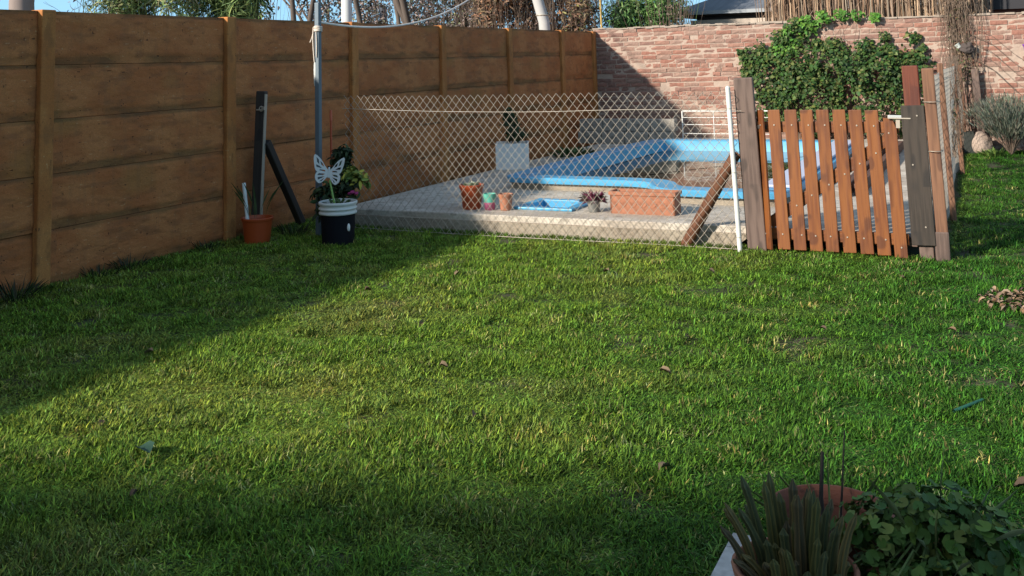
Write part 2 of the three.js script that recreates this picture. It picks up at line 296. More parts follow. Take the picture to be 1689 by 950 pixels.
{
  const deck = thing('pool_deck', 'raised concrete deck round the swimming pool', 'deck', [0, 0, 0], 0, null, 'structure');
  const s = new THREE.Shape([[-5.77, -DF], [-0.50, -DF], [-0.50, 16.84], [-5.77, 16.84]].map((a) => new THREE.Vector2(...a)));
  s.holes.push(new THREE.Path(offsetRing(ringPts, 0.06)));
  s.holes.push(new THREE.Path([[FOOT.x0 + 0.03, -FOOT.z1 + 0.03], [FOOT.x1 - 0.03, -FOOT.z1 + 0.03], [FOOT.x1 - 0.03, -FOOT.z0 - 0.03], [FOOT.x0 + 0.03, -FOOT.z0 - 0.03]].map((a) => new THREE.Vector2(...a))));
  const g = new THREE.ExtrudeGeometry(s, { depth: 0.05, bevelEnabled: true, bevelThickness: 0.008, bevelSize: 0.008, bevelOffset: -0.008, bevelSegments: 1 }).rotateX(-Math.PI / 2).translate(0, DH - 0.05 - 0.008, 0);
  part('slab', metric(g), M.concrete, deck);
  // front plinth with a ragged sloping end, set back under the gate
  const pl = new THREE.Shape([[-5.755, -0.05], [-2.02, -0.05], [-1.80, 0.112], [-5.755, 0.112]].map((a) => new THREE.Vector2(...a)));
  part('plinth', metric(new THREE.ExtrudeGeometry(pl, { depth: 0.12, bevelEnabled: true, bevelThickness: 0.006, bevelSize: 0.006, bevelSegments: 1 }).translate(0, 0, DF - 0.112)), M.plinth, deck);
  part('footing', metric(box(5.22, 0.15, 0.12, -3.12, 0.036, DF - 0.50)), M.plinth, deck);
  part('footing', metric(box(0.12, 0.15, 8.3, -5.69, 0.036, -12.6)), M.plinth, deck);
  part('footing', metric(box(0.12, 0.15, 8.0, -0.58, 0.036, -12.8)), M.plinth, deck);
}
function ringSweep(profile) {      // profile: list of [inward offset, height]; sweeps it round the pool
  const pos = [], idx = [], uv = [], n = ringPts.length;
  const rings = profile.map(([o]) => offsetRing(ringPts, o));
  let len = 0; const acc = ringPts.map((p, i) => { if (i) len += p.distanceTo(ringPts[i - 1]); return len; });
  profile.forEach(([o, y], k) => { for (let i = 0; i <= n; i++) { const p = rings[k][i % n]; pos.push(p.x, y, -p.y); uv.push(i === n ? acc[n - 1] + 0.1 : acc[i], k * 0.15); } });
  for (let k = 0; k + 1 < profile.length; k++) for (let i = 0; i < n; i++) { const a = k * (n + 1) + i, b = a + n + 1; idx.push(a, a + 1, b, a + 1, b + 1, b); }
  const g = new THREE.BufferGeometry(); g.setAttribute('position', new THREE.Float32BufferAttribute(pos, 3)); g.setAttribute('uv', new THREE.Float32BufferAttribute(uv, 2)); g.setIndex(idx); return toCreasedNormals(g, 0.5);
}
{
  const p = thing('swimming_pool', 'light blue fibreglass swimming pool half full of murky water', 'pool', [0, 0, 0]);
  part('kerb', ringSweep([[0.05, DH - 0.02], [0.05, 0.245], [0.10, 0.245]]), M.plinth, p);
  part('rim', ringSweep([[0.06, 0.240], [0.0, 0.240], [-0.002, 0.246], [-0.002, 0.293], [0.008, 0.301], [0.245, 0.301], [0.255, 0.292]]), M.poolBlue, p);
  part('basin', ringSweep([[0.255, 0.290], [0.268, 0.165], [0.285, 0.10], [0.33, -0.35]]), M.poolBlue, p);
  tag(part('pale_rim_strip', rbox(0.275, 0.030, 5.0, 0.012, 2), mat([0.50, 0.53, 0.66], 0.55), p, [-1.852, 0.318, -12.18]), 'pale lavender strip on the rim along the gate side');  // paler strip laid over the blue rim on this side only
  const floor = new THREE.ShapeGeometry(new THREE.Shape(offsetRing(ringPts, 0.325))).rotateX(-Math.PI / 2).translate(0, -0.34, 0);
  part('basin_floor', floor, M.poolBlue, p);
  const ws = new THREE.ShapeGeometry(new THREE.Shape(offsetRing(ringPts, 0.2712))).rotateX(-Math.PI / 2).translate(0, 0.150, 0);
  const wb = tex(512, 512, (u, v) => fbm(u * 10, v * 10, 3, 121, 10), false, [0.7, 0.7]);
  const wm = new THREE.MeshPhysicalMaterial({ color: col(0.022, 0.024, 0.012), roughness: 0.03, bumpMap: wb, bumpScale: 0.0012, ior: 1.33, side: THREE.DoubleSide });
  tag(part('water', metric(ws), wm, p), 'still brown pool water mirroring the brick wall');
}
{
  const f = thing('foot_bath', 'small square light blue foot bath sunk in the deck', 'foot bath', [(FOOT.x0 + FOOT.x1) / 2, DH, (FOOT.z0 + FOOT.z1) / 2]);
  const w = (FOOT.x1 - FOOT.x0) / 2, d = (FOOT.z1 - FOOT.z0) / 2, r = 0.07;
  const ring = new THREE.Shape([[-w, -d], [w, -d], [w, d], [-w, d]].map((a) => new THREE.Vector2(...a))); ring.holes.push(new THREE.Path([[-w + r, -d + r], [w - r, -d + r], [w - r, d - r], [-w + r, d - r]].map((a) => new THREE.Vector2(...a))));
  part('rim', new THREE.ExtrudeGeometry(ring, { depth: 0.012, bevelEnabled: true, bevelThickness: 0.006, bevelSize: 0.006, bevelSegments: 2 }).rotateX(-Math.PI / 2).translate(0, 0.007, 0), M.poolBlue, f);
  const iw = w - r - 0.004, id = d - r - 0.004;
  part('tray', merge([box(2 * iw, 0.01, 2 * id, 0, -0.07, 0), box(0.008, 0.09, 2 * id, -iw, -0.03, 0), box(0.008, 0.09, 2 * id, iw, -0.03, 0), box(2 * iw, 0.09, 0.008, 0, -0.03, -id), box(2 * iw, 0.09, 0.008, 0, -0.03, id)]), M.poolBlue, f);
}

// ---------------------------------------------------------------- chain-link fences
function chainLink(width, height, w, h, r) {       // zigzag wires hooked into one another, in the xy plane
  const gs = [], n = Math.round(width / (w / 2)), rows = Math.round(height / (h / 2));
  const pos = [], idx = [];
  for (let i = 0; i < n; i++) for (let j = 0; j < rows; j++) {
    const up = (i + j) % 2 === 0, x0 = (up ? i : i + 1) * w / 2, x1 = (up ? i + 1 : i) * w / 2, y0 = j * h / 2, y1 = (j + 1) * h / 2;
    const jj = (x, y) => 0.008 * (vnoise(x * 9, y * 9, 5) - 0.5) + 0.030 * (vnoise(x * 0.8, y * 0.8, 6) - 0.5) * Math.min(1, y * 2), j0 = jj(x0, y0), j1 = jj(x1, y1), sag0 = 0.09 * (vnoise(x0 * 0.9, y0 * 1.5, 9) - 0.5), sag1 = 0.09 * (vnoise(x1 * 0.9, y1 * 1.5, 9) - 0.5);
    const a = V(x0, y0 + j0, sag0 + (up ? r : -r)), b = V(x1, y1 + j1, sag1 + (up ? r : -r) * 0.2), d = b.clone().sub(a).normalize(), p = V(-d.y, d.x, 0).normalize(), q = V(0, 0, 1), base = pos.length / 3;
    for (const c of [a, b]) for (const [s, t] of [[1, 0], [0, 1], [-1, 0], [0, -1]]) pos.push(c.x + r * (p.x * s), c.y + r * (p.y * s), c.z + r * q.z * t);
    for (let s = 0; s < 4; s++) { const m = (s + 1) % 4; idx.push(base + s, base + m, base + 4 + s, base + m, base + 4 + m, base + 4 + s); }
  }
  const g = new THREE.BufferGeometry(); g.setAttribute('position', new THREE.Float32BufferAttribute(pos, 3)); g.setIndex(idx); g.computeVertexNormals(); return g;
}
{
  const f = thing('chain_link_fence', 'galvanised chain link fence in front of the pool deck', 'fence', [-5.58, 0, -8.13]);
  part('wire_mesh', chainLink(3.72, 1.25, 0.0755, 0.089, 0.0020).translate(0, 0.0, 0), M.galv, f);
  for (const [y, s] of [[1.13, 0.035], [0.03, 0.01]]) part('tension_wire', tube([V(-0.02, y, 0.004), V(1.0, y - s * 0.8, 0.01), V(2.0, y - s, 0.008), V(2.9, y - s * 0.5, 0.006), V(3.78, y - s * 0.9, 0.004)], 0.0026, 24, 5), M.galv, f);
  const pipe = part('pipe_post', new THREE.CylinderGeometry(0.019, 0.019, 1.30, 14).translate(0, 0.63, 0), M.whiteMetal, f, [3.72, 0, 0.03], [0, 0, 0.028]);
  part('cap', new THREE.SphereGeometry(0.0195, 12, 6, 0, 6.3, 0, 1.57).translate(0, 1.28, 0), M.whiteMetal, pipe);
  for (const y of [0.12, 0.62, 1.12]) part('tie_wire', new THREE.TorusGeometry(0.021, 0.002, 5, 14).rotateX(Math.PI / 2), M.galv, pipe, [0, y, 0]);
}
{
  const f = thing('side_fence', 'chain link fence with rough brown posts between deck and lawn', 'fence', [-0.42, 0, -8.30]);
  part('wire_mesh', chainLink(8.35, 1.33, 0.0755, 0.089, 0.0021).rotateY(Math.PI / 2), M.galv, f);
  for (const y of [1.26, 0.66]) part('tension_wire', tube([V(0, y, 0), V(0.01, y - 0.02, -4), V(0, y, -8.35)], 0.0025, 16, 5), M.galv, f);
  for (const [z, h, l] of [[-1.72, 1.42, 0.02], [-5.4, 1.36, 0.02], [-8.3, 1.30, 0]]) part('post', rbox(0.048, h + 0.1, 0.055, 0.01, 1), M.postWood, f, [0.036, h / 2 - 0.05, z], [0, 0.2, l]);
}

// ---------------------------------------------------------------- gate and its posts
tag(part('hinge_post', rbox(0.15, 1.46, 0.085, 0.01, 1), M.greyWood, scene, [-1.765, 0.63, -8.20], [0, 0.12, 0.035]), 'weathered grey brown wooden post beside the white pipe', 'post');
{
  const g = thing('picket_gate', 'orange brown wooden picket gate with nine slats', 'gate', [-1.67, 0, -8.20]);
  const gm = []; for (let k = 0; k < 4; k++) gm.push(rbox(0.095, 1.075, 0.019, 0.004, 1));
  const xs = [0.0, 0.125, 0.25, 0.372, 0.492, 0.616, 0.738, 0.858, 0.98], ys = [0.565, 0.567, 0.567, 0.566, 0.567, 0.567, 0.565, 0.562, 0.53];
  const screw = new THREE.CylinderGeometry(0.006, 0.006, 0.006, 8).rotateX(Math.PI / 2);
  xs.forEach((x, i) => {
    let geo = gm[i % 4];
    if (i === 8) { const s = new THREE.Shape([[-0.044, -0.525], [0.044, -0.525], [0.044, 0.43], [0.018, 0.505], [-0.044, 0.512]].map((a) => new THREE.Vector2(...a))); geo = metric(new THREE.ExtrudeGeometry(s, { depth: 0.017, bevelEnabled: true, bevelSize: 0.002, bevelThickness: 0.002, bevelSegments: 1 }).translate(0, 0, -0.009), 1, [1.3, 0.4]); }
    const p = part('picket', geo, M.gate, g, [x + (i ? 0 : 0.012), ys[i], i ? 0.016 : 0.02], [0, i ? rr(-0.03, 0.03) : -0.85, 0.024 + rr(-0.006, 0.006)]);
    for (const y of [0.42, -0.42]) part('screw', screw, M.galv, p, [rr(-0.02, 0.02), y - (i === 8 ? 0.02 : 0), 0.0115]);
    if (i > 1 && i < 8) part('screw', screw, M.galv, p, [rr(-0.01, 0.01), lerp(-0.28, 0.30, (i - 1) / 7), 0.0115]);
  });
  part('rail', rbox(1.06, 0.085, 0.030, 0.004, 0), M.gate, g, [0.50, 0.970, -0.011]);
  part('rail', rbox(1.06, 0.085, 0.030, 0.004, 0), M.gate, g, [0.52, 0.145, -0.011]);
  part('diagonal_brace', rbox(1.16, 0.085, 0.028, 0.004, 0), M.gate, g, [0.50, 0.56, -0.012], [0, 0, 0.63]);
  for (const y of [0.97, 0.145]) part('hinge', rbox(0.16, 0.03, 0.006, 0.002), M.darkWood, g, [-0.03, y, 0.012]);
  const l = part('latch', rbox(0.10, 0.022, 0.012, 0.003), mat([0.45, 0.47, 0.48], 0.45, { metalness: 0.4 }), g, [1.01, 1.052, 0.040], [0, 0, -0.02]);
  part('bolt', new THREE.CylinderGeometry(0.006, 0.006, 0.16, 8).rotateZ(Math.PI / 2), M.galv, l, [0.03, -0.012, 0.009]);
  part('keeper', rbox(0.03, 0.07, 0.008, 0.002), M.galv, l, [0.02, -0.05, -0.004]);
}
{
  const p = thing('latch_post', 'red brown gate post with a dark weathered plank fixed on it', 'post', [-0.525, 0, -8.22]);
  part('post', rbox(0.115, 0.80, 0.075, 0.008, 1), M.redWood, p, [-0.006, 1.03, 0], [0, 0, 0.012]);
  part('stake', rbox(0.10, 0.73, 0.07, 0.008, 1), M.greyWood, p, [0.02, 0.265, 0], [0, 0, 0.012]);
  tag(part('plank', rbox(0.165, 1.02, 0.028, 0.005, 1), M.darkWood, p, [0.0, 0.625, 0.055], [0, 0, 0.018]), 'dark weathered plank');
  for (const [x, y] of [[0.02, 1.06], [0.03, 0.25], [-0.03, 0.7]]) part('screw', new THREE.CylinderGeometry(0.006, 0.006, 0.006, 8).rotateX(Math.PI / 2), M.galv, p, [x, y, 0.071]);
}
{
  const p = thing('corner_post', 'tall rough brown corner post holding the side fence', 'post', [-0.40, 0, -8.20]);
  part('upper_board', rbox(0.085, 1.42, 0.07, 0.01, 1), M.postWood, p, [0, 0.70, 0], [0, 0.1, 0.020]);
  part('lower_stake', rbox(0.10, 0.30, 0.085, 0.012, 1), M.greyWood, p, [0.005, 0.07, -0.004], [0, 0.1, 0]);
  for (const y of [1.16, 0.80]) part('wire_tie', new THREE.TorusGeometry(0.06, 0.003, 5, 14).rotateX(Math.PI / 2), M.galv, p, [0, y, 0]);
}
tag(part('brace_log', limb([V(-2.37, -0.06, -8.22), V(-2.13, 0.34, -8.20), V(-1.87, 0.76, -8.17)], [0.047, 0.046, 0.042], 12), M.logWood, scene), 'leaning reddish log propped against the fence pipe', 'log');
{ const t = [[-1.33, 5.1], [-1.19, 4.9]]; t.forEach(([x, l], i) => tag(part('timber_beam', rbox(0.075, 0.115, l, 0.008, 2), M.deckWood, scene, [x, DH + 0.058, -12.75], [0, rr(-0.008, 0.008), 0]), i ? 'dark timber beam lying on the deck next to the side fence' : 'dark timber beam lying on the deck next to the pool', 'beam', 'timber beams behind the gate')); }
tag(part('step_board', rbox(1.22, 0.075, 0.07, 0.008, 0), M.greyWood, scene, [-1.13, 0.126, DF + 0.047]), 'grey weathered board along the deck edge behind the gate', 'board');

// ---------------------------------------------------------------- pots and planters on the deck
function potGeo(rt, rb, h, rim = 0.03, lip = 0.008) { return new THREE.LatheGeometry([[0, 0], [rb, 0], [rb + 0.004, 0.006], [lerp(rb, rt, (h - rim) / h), h - rim], [lerp(rb, rt, (h - rim) / h) + lip, h - rim + 0.003], [rt + lip, h - 0.004], [rt + lip - 0.004, h], [rt - 0.006, h], [rt - 0.012, h - 0.03], [rt - 0.016, h - 0.05]].map((a) => new THREE.Vector2(...a)), 28); }
function soil(parent, r, y) { part('soil', new THREE.CircleGeometry(r, 20).rotateX(-Math.PI / 2).translate(0, y, 0), M.soil, parent); }
function leafTuft(parent, name, n, o) {      // leaves rising from a point
  const L = []; for (let i = 0; i < n; i++) {
    const a = rr(0, 6.283), lean = rr(o.lean[0], o.lean[1]), d = V(Math.cos(a) * Math.sin(lean), Math.cos(lean), Math.sin(a) * Math.sin(lean)), R = o.r * Math.sqrt(rnd());
    const side = V(Math.cos(a + 1.57), 0, Math.sin(a + 1.57)), nn = V().crossVectors(side, d).normalize();
    const q = new THREE.Quaternion().setFromRotationMatrix(new THREE.Matrix4().makeBasis(side, d, nn.multiplyScalar(-1).clone().multiplyScalar(-1)));
    L.push({ p: V(Math.cos(a) * R, rr(o.y[0], o.y[1]), Math.sin(a) * R), q, s: rr(0.7, 1.25), c: vary(o.c[Math.floor(rnd() * o.c.length)], 0.3) });
  }
  return copies(name, parent, o.geo, M.leaf, L);
}
function bush(parent, name, n, o) {          // leaves spread through ellipsoids [x,y,z,rx,ry,rz]
  const L = []; for (let i = 0; i < n; i++) {
    const e = o.e[Math.floor(rnd() * o.e.length)], d = V(gauss(), gauss(), gauss()).normalize(), k = Math.pow(rnd(), 0.45);
    const p = V(e[0] + d.x * e[3] * k, e[1] + d.y * e[4] * k, e[2] + d.z * e[5] * k), n2 = d.clone().multiplyScalar(0.7).add(V(gauss() * 0.6, 0.35 + gauss() * 0.5, gauss() * 0.6));
    L.push({ p, q: facing(n2, rr(0, 6.28)), s: rr(0.6, 1.3), c: vary(o.c[Math.floor(rnd() * o.c.length)], 0.35) });
  }
  return copies(name, parent, o.geo, M.leaf, L);
}
{
  const p = thing('terracotta_pot', 'large glossy orange pot with a pale succulent on the deck edge', 'pot', [-4.48, DH, -8.60]);
  part('pot', potGeo(0.112, 0.082, 0.225, 0.04), M.redPlastic, p); soil(p, 0.100, 0.19);
  leafTuft(p, 'succulent', 60, { geo: leafGeo(0.06, 0.03, 0.3, 0.05), r: 0.05, y: [0.19, 0.20], lean: [0.1, 1.2], c: [[0.35, 0.42, 0.30], [0.5, 0.52, 0.42], [0.2, 0.3, 0.12]] });
}
{
  const p = thing('painted_pot', 'small pot painted teal above and pink below', 'pot', [-4.285, DH, -8.585]);
  const pts = (a) => new THREE.LatheGeometry(a.map((q) => new THREE.Vector2(...q)), 24);
  tag(part('lower_band', pts([[0, 0], [0.046, 0], [0.053, 0.07]]), mat([0.42, 0.11, 0.21], 0.6), p), 'pink lower half');
  tag(part('upper_band', pts([[0.0532, 0.07], [0.062, 0.148], [0.056, 0.148], [0.05, 0.11]]), mat([0.10, 0.42, 0.32], 0.6), p), 'teal upper half'); soil(p, 0.05, 0.12);
}
{
  const p = thing('small_pot', 'small faded terracotta pot beside the painted pot', 'pot', [-4.125, DH, -8.60]);
  part('pot', potGeo(0.066, 0.048, 0.150, 0.03, 0.006), M.terracotta, p); soil(p, 0.055, 0.12);
  part('dry_stem', limb([V(-0.05, 0.11, 0.03), V(-0.075, 0.17, 0.05), V(-0.07, 0.20, 0.05)], [0.004, 0.003, 0.002], 5), M.twig, p);
}
{
  const p = thing('purple_succulent', 'purple leaved succulent spilling from a small grey pot', 'plant', [-3.30, DH, -8.71]);
  part('pot', potGeo(0.060, 0.046, 0.105, 0.02, 0.005), mat([0.17, 0.17, 0.16], 0.8), p); soil(p, 0.05, 0.085);
  leafTuft(p, 'leaves', 110, { geo: leafGeo(0.095, 0.024, 0.3, 0.25), r: 0.055, y: [0.08, 0.11], lean: [0.0, 1.5], c: [[0.16, 0.03, 0.07], [0.22, 0.06, 0.11], [0.07, 0.05, 0.05], [0.13, 0.11, 0.09]] });
}
{
  const p = thing('long_planter', 'long rectangular terracotta planter with a leaf relief', 'planter', [-2.835, DH, -8.77], 0.01);
  const w = 0.60, h = 0.195, d = 0.20, t = 0.014;
  const side = (sx) => { const g = box(t, h - 0.02, d, sx * (w / 2 - t / 2 - 0.006), (h - 0.02) / 2, 0); return g; };
  part('body', metric(merge([box(w - 0.012, h - 0.02, t, 0, (h - 0.02) / 2, d / 2 - t / 2), box(w - 0.012, h - 0.02, t, 0, (h - 0.02) / 2, -d / 2 + t / 2), side(1), side(-1), box(w - 0.03, 0.012, d - 0.02, 0, 0.008, 0)])), M.terracotta, p);
  part('rim', metric(merge([box(w + 0.012, 0.032, 0.022, 0, h - 0.016, d / 2), box(w + 0.012, 0.032, 0.022, 0, h - 0.016, -d / 2), box(0.022, 0.032, d - 0.022, w / 2 - 0.005, h - 0.016, 0), box(0.022, 0.032, d - 0.022, -w / 2 + 0.005, h - 0.016, 0)])), M.terracotta, p);
  part('soil', box(w - 0.05, 0.01, d - 0.05, 0, h - 0.045, 0), M.soil, p);
  const rel = []; for (let i = 0; i < 12; i++) { const x = -0.25 + i * 0.0455; const l = leafGeo(0.085, 0.034, 0.12, 0).rotateZ(i % 2 ? 0.75 : -0.75).translate(x + (i % 2 ? 0.03 : -0.03), 0.055, d / 2 + 0.001); rel.push(l); }
  part('leaf_relief', merge(rel.map((g) => { g.setAttribute('uv', new THREE.Float32BufferAttribute(new Float32Array(14), 2)); return g; })), M.terracotta, p);
}
{
  const p = thing('white_box_planter', 'white square planter box with a dark shrub against the panel wall', 'planter', [-5.62, DH, -11.95], 0.42);
  part('box', merge([box(0.42, 0.32, 0.016, 0, 0.16, 0.20), box(0.42, 0.32, 0.016, 0, 0.16, -0.20), box(0.016, 0.32, 0.384, 0.202, 0.16, 0), box(0.016, 0.32, 0.384, -0.202, 0.16, 0)]), M.white, p);
  part('soil', box(0.38, 0.01, 0.38, 0, 0.27, 0), M.soil, p);
  part('stem', limb([V(0, 0.26, 0), V(0.02, 0.45, 0), V(0, 0.66, 0.02)], [0.012, 0.009, 0.005], 6), M.twig, p);
  bush(p, 'foliage', 420, { geo: leafGeo(0.07, 0.03), e: [[0, 0.50, 0, 0.14, 0.16, 0.14], [-0.03, 0.66, 0, 0.09, 0.12, 0.09], [0.06, 0.42, 0.02, 0.15, 0.08, 0.15]], c: [[0.025, 0.045, 0.018], [0.04, 0.06, 0.02]] });
}
{
  const b = thing('block_stack', 'low stack of grey concrete blocks in the shaded corner', 'blocks', [-6.02, DH, -15.62]);
  const bg = metric(new RoundedBoxGeometry(0.39, 0.19, 0.19, 1, 0.008));
  for (let r = 0; r < 2; r++) for (let i = 0; i < 4; i++) part('block', bg, M.block, b, [0.13 + i * 0.40 + (r ? 0.0 : -0.03), 0.096 + r * 0.195, rr(-0.012, 0.012)], [0, rr(-0.02, 0.02), 0]);
}
{
  const f = thing('wire_frame', 'white metal wire panel standing behind the far pool rim', 'wire frame', [-4.43, DH, -15.75]);
  const W = 1.50, H = 0.50; part('frame', merge([[0, 0.01, W, 0.01], [0, H, W, H]].map(([a, b, c, d]) => tube([V(a, b, 0), V(c, d, 0)], 0.010, 2, 6)).concat([[0, 0, 0, H], [W, 0, W, H]].map(([a, b, c, d]) => tube([V(a, b, 0), V(c, d, 0)], 0.010, 2, 6)))), M.white, f);
  for (const y of [0.15, 0.29, 0.40]) part('wire', tube([V(0, y, 0), V(W, y, 0)], 0.005, 2, 5), M.white, f);
  for (const x of [0.5, 1.0]) part('upright', tube([V(x, 0, 0), V(x, H, 0)], 0.006, 2, 5), M.white, f);
  for (const x of [0, W]) part('foot', tube([V(x, 0.012, -0.14), V(x, 0.012, 0.14)], 0.010, 2, 6), M.white, f);
}
{
  const t = thing('deck_weed', 'low green weeds growing between deck and panel wall near the pool', 'weeds', [-5.35, DH, -13.4]);
  leafTuft(t, 'leaves', 160, { geo: leafGeo(0.14, 0.03, 0.2, 0.3), r: 0.25, y: [0, 0.02], lean: [0.2, 1.3], c: [[0.04, 0.08, 0.02], [0.06, 0.11, 0.03]] });
}

// ---------------------------------------------------------------- things by the panel wall
{
  const p = thing('steel_pole', 'tall blue grey steel pole with a rope tied round it', 'pole', [-5.65, 0, -7.81]);
  part('pole', metric(new RoundedBoxGeometry(0.048, 2.20, 0.048, 2, 0.006).translate(0, 1.03, 0)), mat([0.12, 0.155, 0.185], 0.55, { metalness: 0.3, bumpMap: roughBump, bumpScale: 0.001 }), p);
  const wrap = []; for (let k = 0; k < 9; k++) wrap.push(new THREE.TorusGeometry(0.036, 0.006, 5, 12).rotateX(Math.PI / 2 + rr(-0.25, 0.25)).translate(0, 1.90 - (k % 4) * 0.012, 0));
  wrap.push(tube([V(-0.03, 1.90, 0.03), V(-0.035, 1.80, 0.032), V(-0.028, 1.66, 0.031), V(-0.02, 1.58, 0.031)], 0.006, 12, 5), tube([V(0.0, 1.90, 0.032), V(0.008, 1.72, 0.033), V(0.004, 1.62, 0.032)], 0.005, 10, 5), tube([V(-0.03, 1.86, 0.03), V(-0.055, 1.80, 0.02), V(-0.075, 1.76, 0.02)], 0.006, 8, 5));
  part('rope_knot', merge(wrap), mat([0.62, 0.53, 0.45], 0.95), p);
  part('plaster_smear', merge([new THREE.SphereGeometry(1, 8, 6).scale(0.014, 0.10, 0.008).translate(-0.022, 1.50, 0.020), new THREE.SphereGeometry(1, 8, 6).scale(0.012, 0.07, 0.01).translate(-0.027, 1.42, 0.014)]), mat([0.55, 0.56, 0.54], 0.95), p);
}
{
  const A = V(-5.65, 1.95, -7.81), B = V(-7.44, 3.60, -16.43), pts = [];
  for (let i = 0; i <= 20; i++) { const t = i / 20, p = A.clone().lerp(B, t); p.y -= 4 * 0.52 * t * (1 - t); pts.push(p); }
  tag(part('rope_line', tube(pts, 0.0105, 60, 6), mat([0.74, 0.68, 0.62], 0.9), scene), 'sagging pale rope running from the steel pole up over the wall', 'rope');
}
{
  const p = thing('strut_post', 'thick black timber post with a diagonal strut against the panel wall', 'post', [-6.185, 0, -7.58]);
  part('post', rbox(0.085, 1.36, 0.085, 0.008, 1), M.blackWood, p, [0.01, 0.64, -0.03], [-0.045, 0.3, -0.012]);
  part('strut', rbox(0.07, 0.98, 0.07, 0.008, 1), M.blackWood, p, [0.06, 0.44, -0.335], [0.576, 0, 0]);
  part('bolt', merge([new THREE.TorusGeometry(0.022, 0.006, 6, 12).translate(0.075, 1.16, 0.02), new THREE.CylinderGeometry(0.007, 0.007, 0.07, 8).rotateZ(1.57).translate(0.055, 1.15, 0.02), box(0.03, 0.03, 0.02, 0.10, 1.165, 0.02)]), M.galv, p);
  part('edge_strip', rbox(0.012, 1.30, 0.05, 0.003, 1), M.galv, p, [0.066, 0.64, -0.02], [-0.045, 0.3, -0.012]);
}
{
  const p = thing('red_pot', 'orange red plastic pot on the grass beside the black post', 'pot', [-5.95, 0, -7.31]);
  part('pot', potGeo(0.135, 0.105, 0.225, 0.03), M.redPlastic, p); soil(p, 0.115, 0.19);
  part('white_stick', new THREE.CylinderGeometry(0.017, 0.017, 0.36, 10).translate(0, 0.16, 0), M.white, p, [-0.05, 0.19, 0.07], [0, 0, 0.13]);
  leafTuft(p, 'blades', 10, { geo: leafGeo(0.34, 0.011, 0.2, 0.25), r: 0.08, y: [0.19, 0.2], lean: [0.02, 0.5], c: [[0.05, 0.085, 0.025], [0.09, 0.11, 0.04]] });
}
{
  const p = thing('orange_stake', 'thin orange plastic stake standing by the fence end', 'stake', [-5.80, 0, -8.22]);
  part('rod', new THREE.CylinderGeometry(0.010, 0.010, 1.14, 8).translate(0, 0.53, 0), mat([0.42, 0.07, 0.025], 0.5), p); part('tip', new THREE.CylinderGeometry(0.012, 0.013, 0.10, 8).translate(0, 1.06, 0), mat([0.55, 0.12, 0.06], 0.5), p);
}
{
  const p = thing('paint_bucket', 'black plastic bucket with a white ribbed collar used as planter', 'bucket', [-5.19, 0, -7.45]);
  const L = (a, n = 36) => new THREE.LatheGeometry(a.map((q) => new THREE.Vector2(...q)), n);
  part('body', L([[0, 0.004], [0.132, 0.004], [0.137, 0.012], [0.149, 0.268]]), new THREE.MeshPhysicalMaterial({ color: col(0.008, 0.008, 0.012), roughness: 0.6, specularIntensity: 0.25, side: THREE.DoubleSide }), p);
  part('collar', L([[0.150, 0.266], [0.164, 0.268], [0.164, 0.284], [0.154, 0.288], [0.155, 0.306], [0.166, 0.309], [0.166, 0.320], [0.156, 0.324], [0.157, 0.345], [0.167, 0.348], [0.168, 0.366], [0.160, 0.372], [0.152, 0.368], [0.150, 0.30]]), mat([0.60, 0.60, 0.58], 0.5), p);
  soil(p, 0.150, 0.335); part('handle_boss', new THREE.SphereGeometry(0.024, 12, 8).scale(0.5, 1.4, 0.7), M.white, p, [0.140, 0.16, 0.045]);
  leafTuft(p, 'seedlings', 26, { geo: leafGeo(0.05, 0.03), r: 0.1, y: [0.335, 0.35], lean: [0.2, 1.2], c: [[0.06, 0.10, 0.03]] });
}
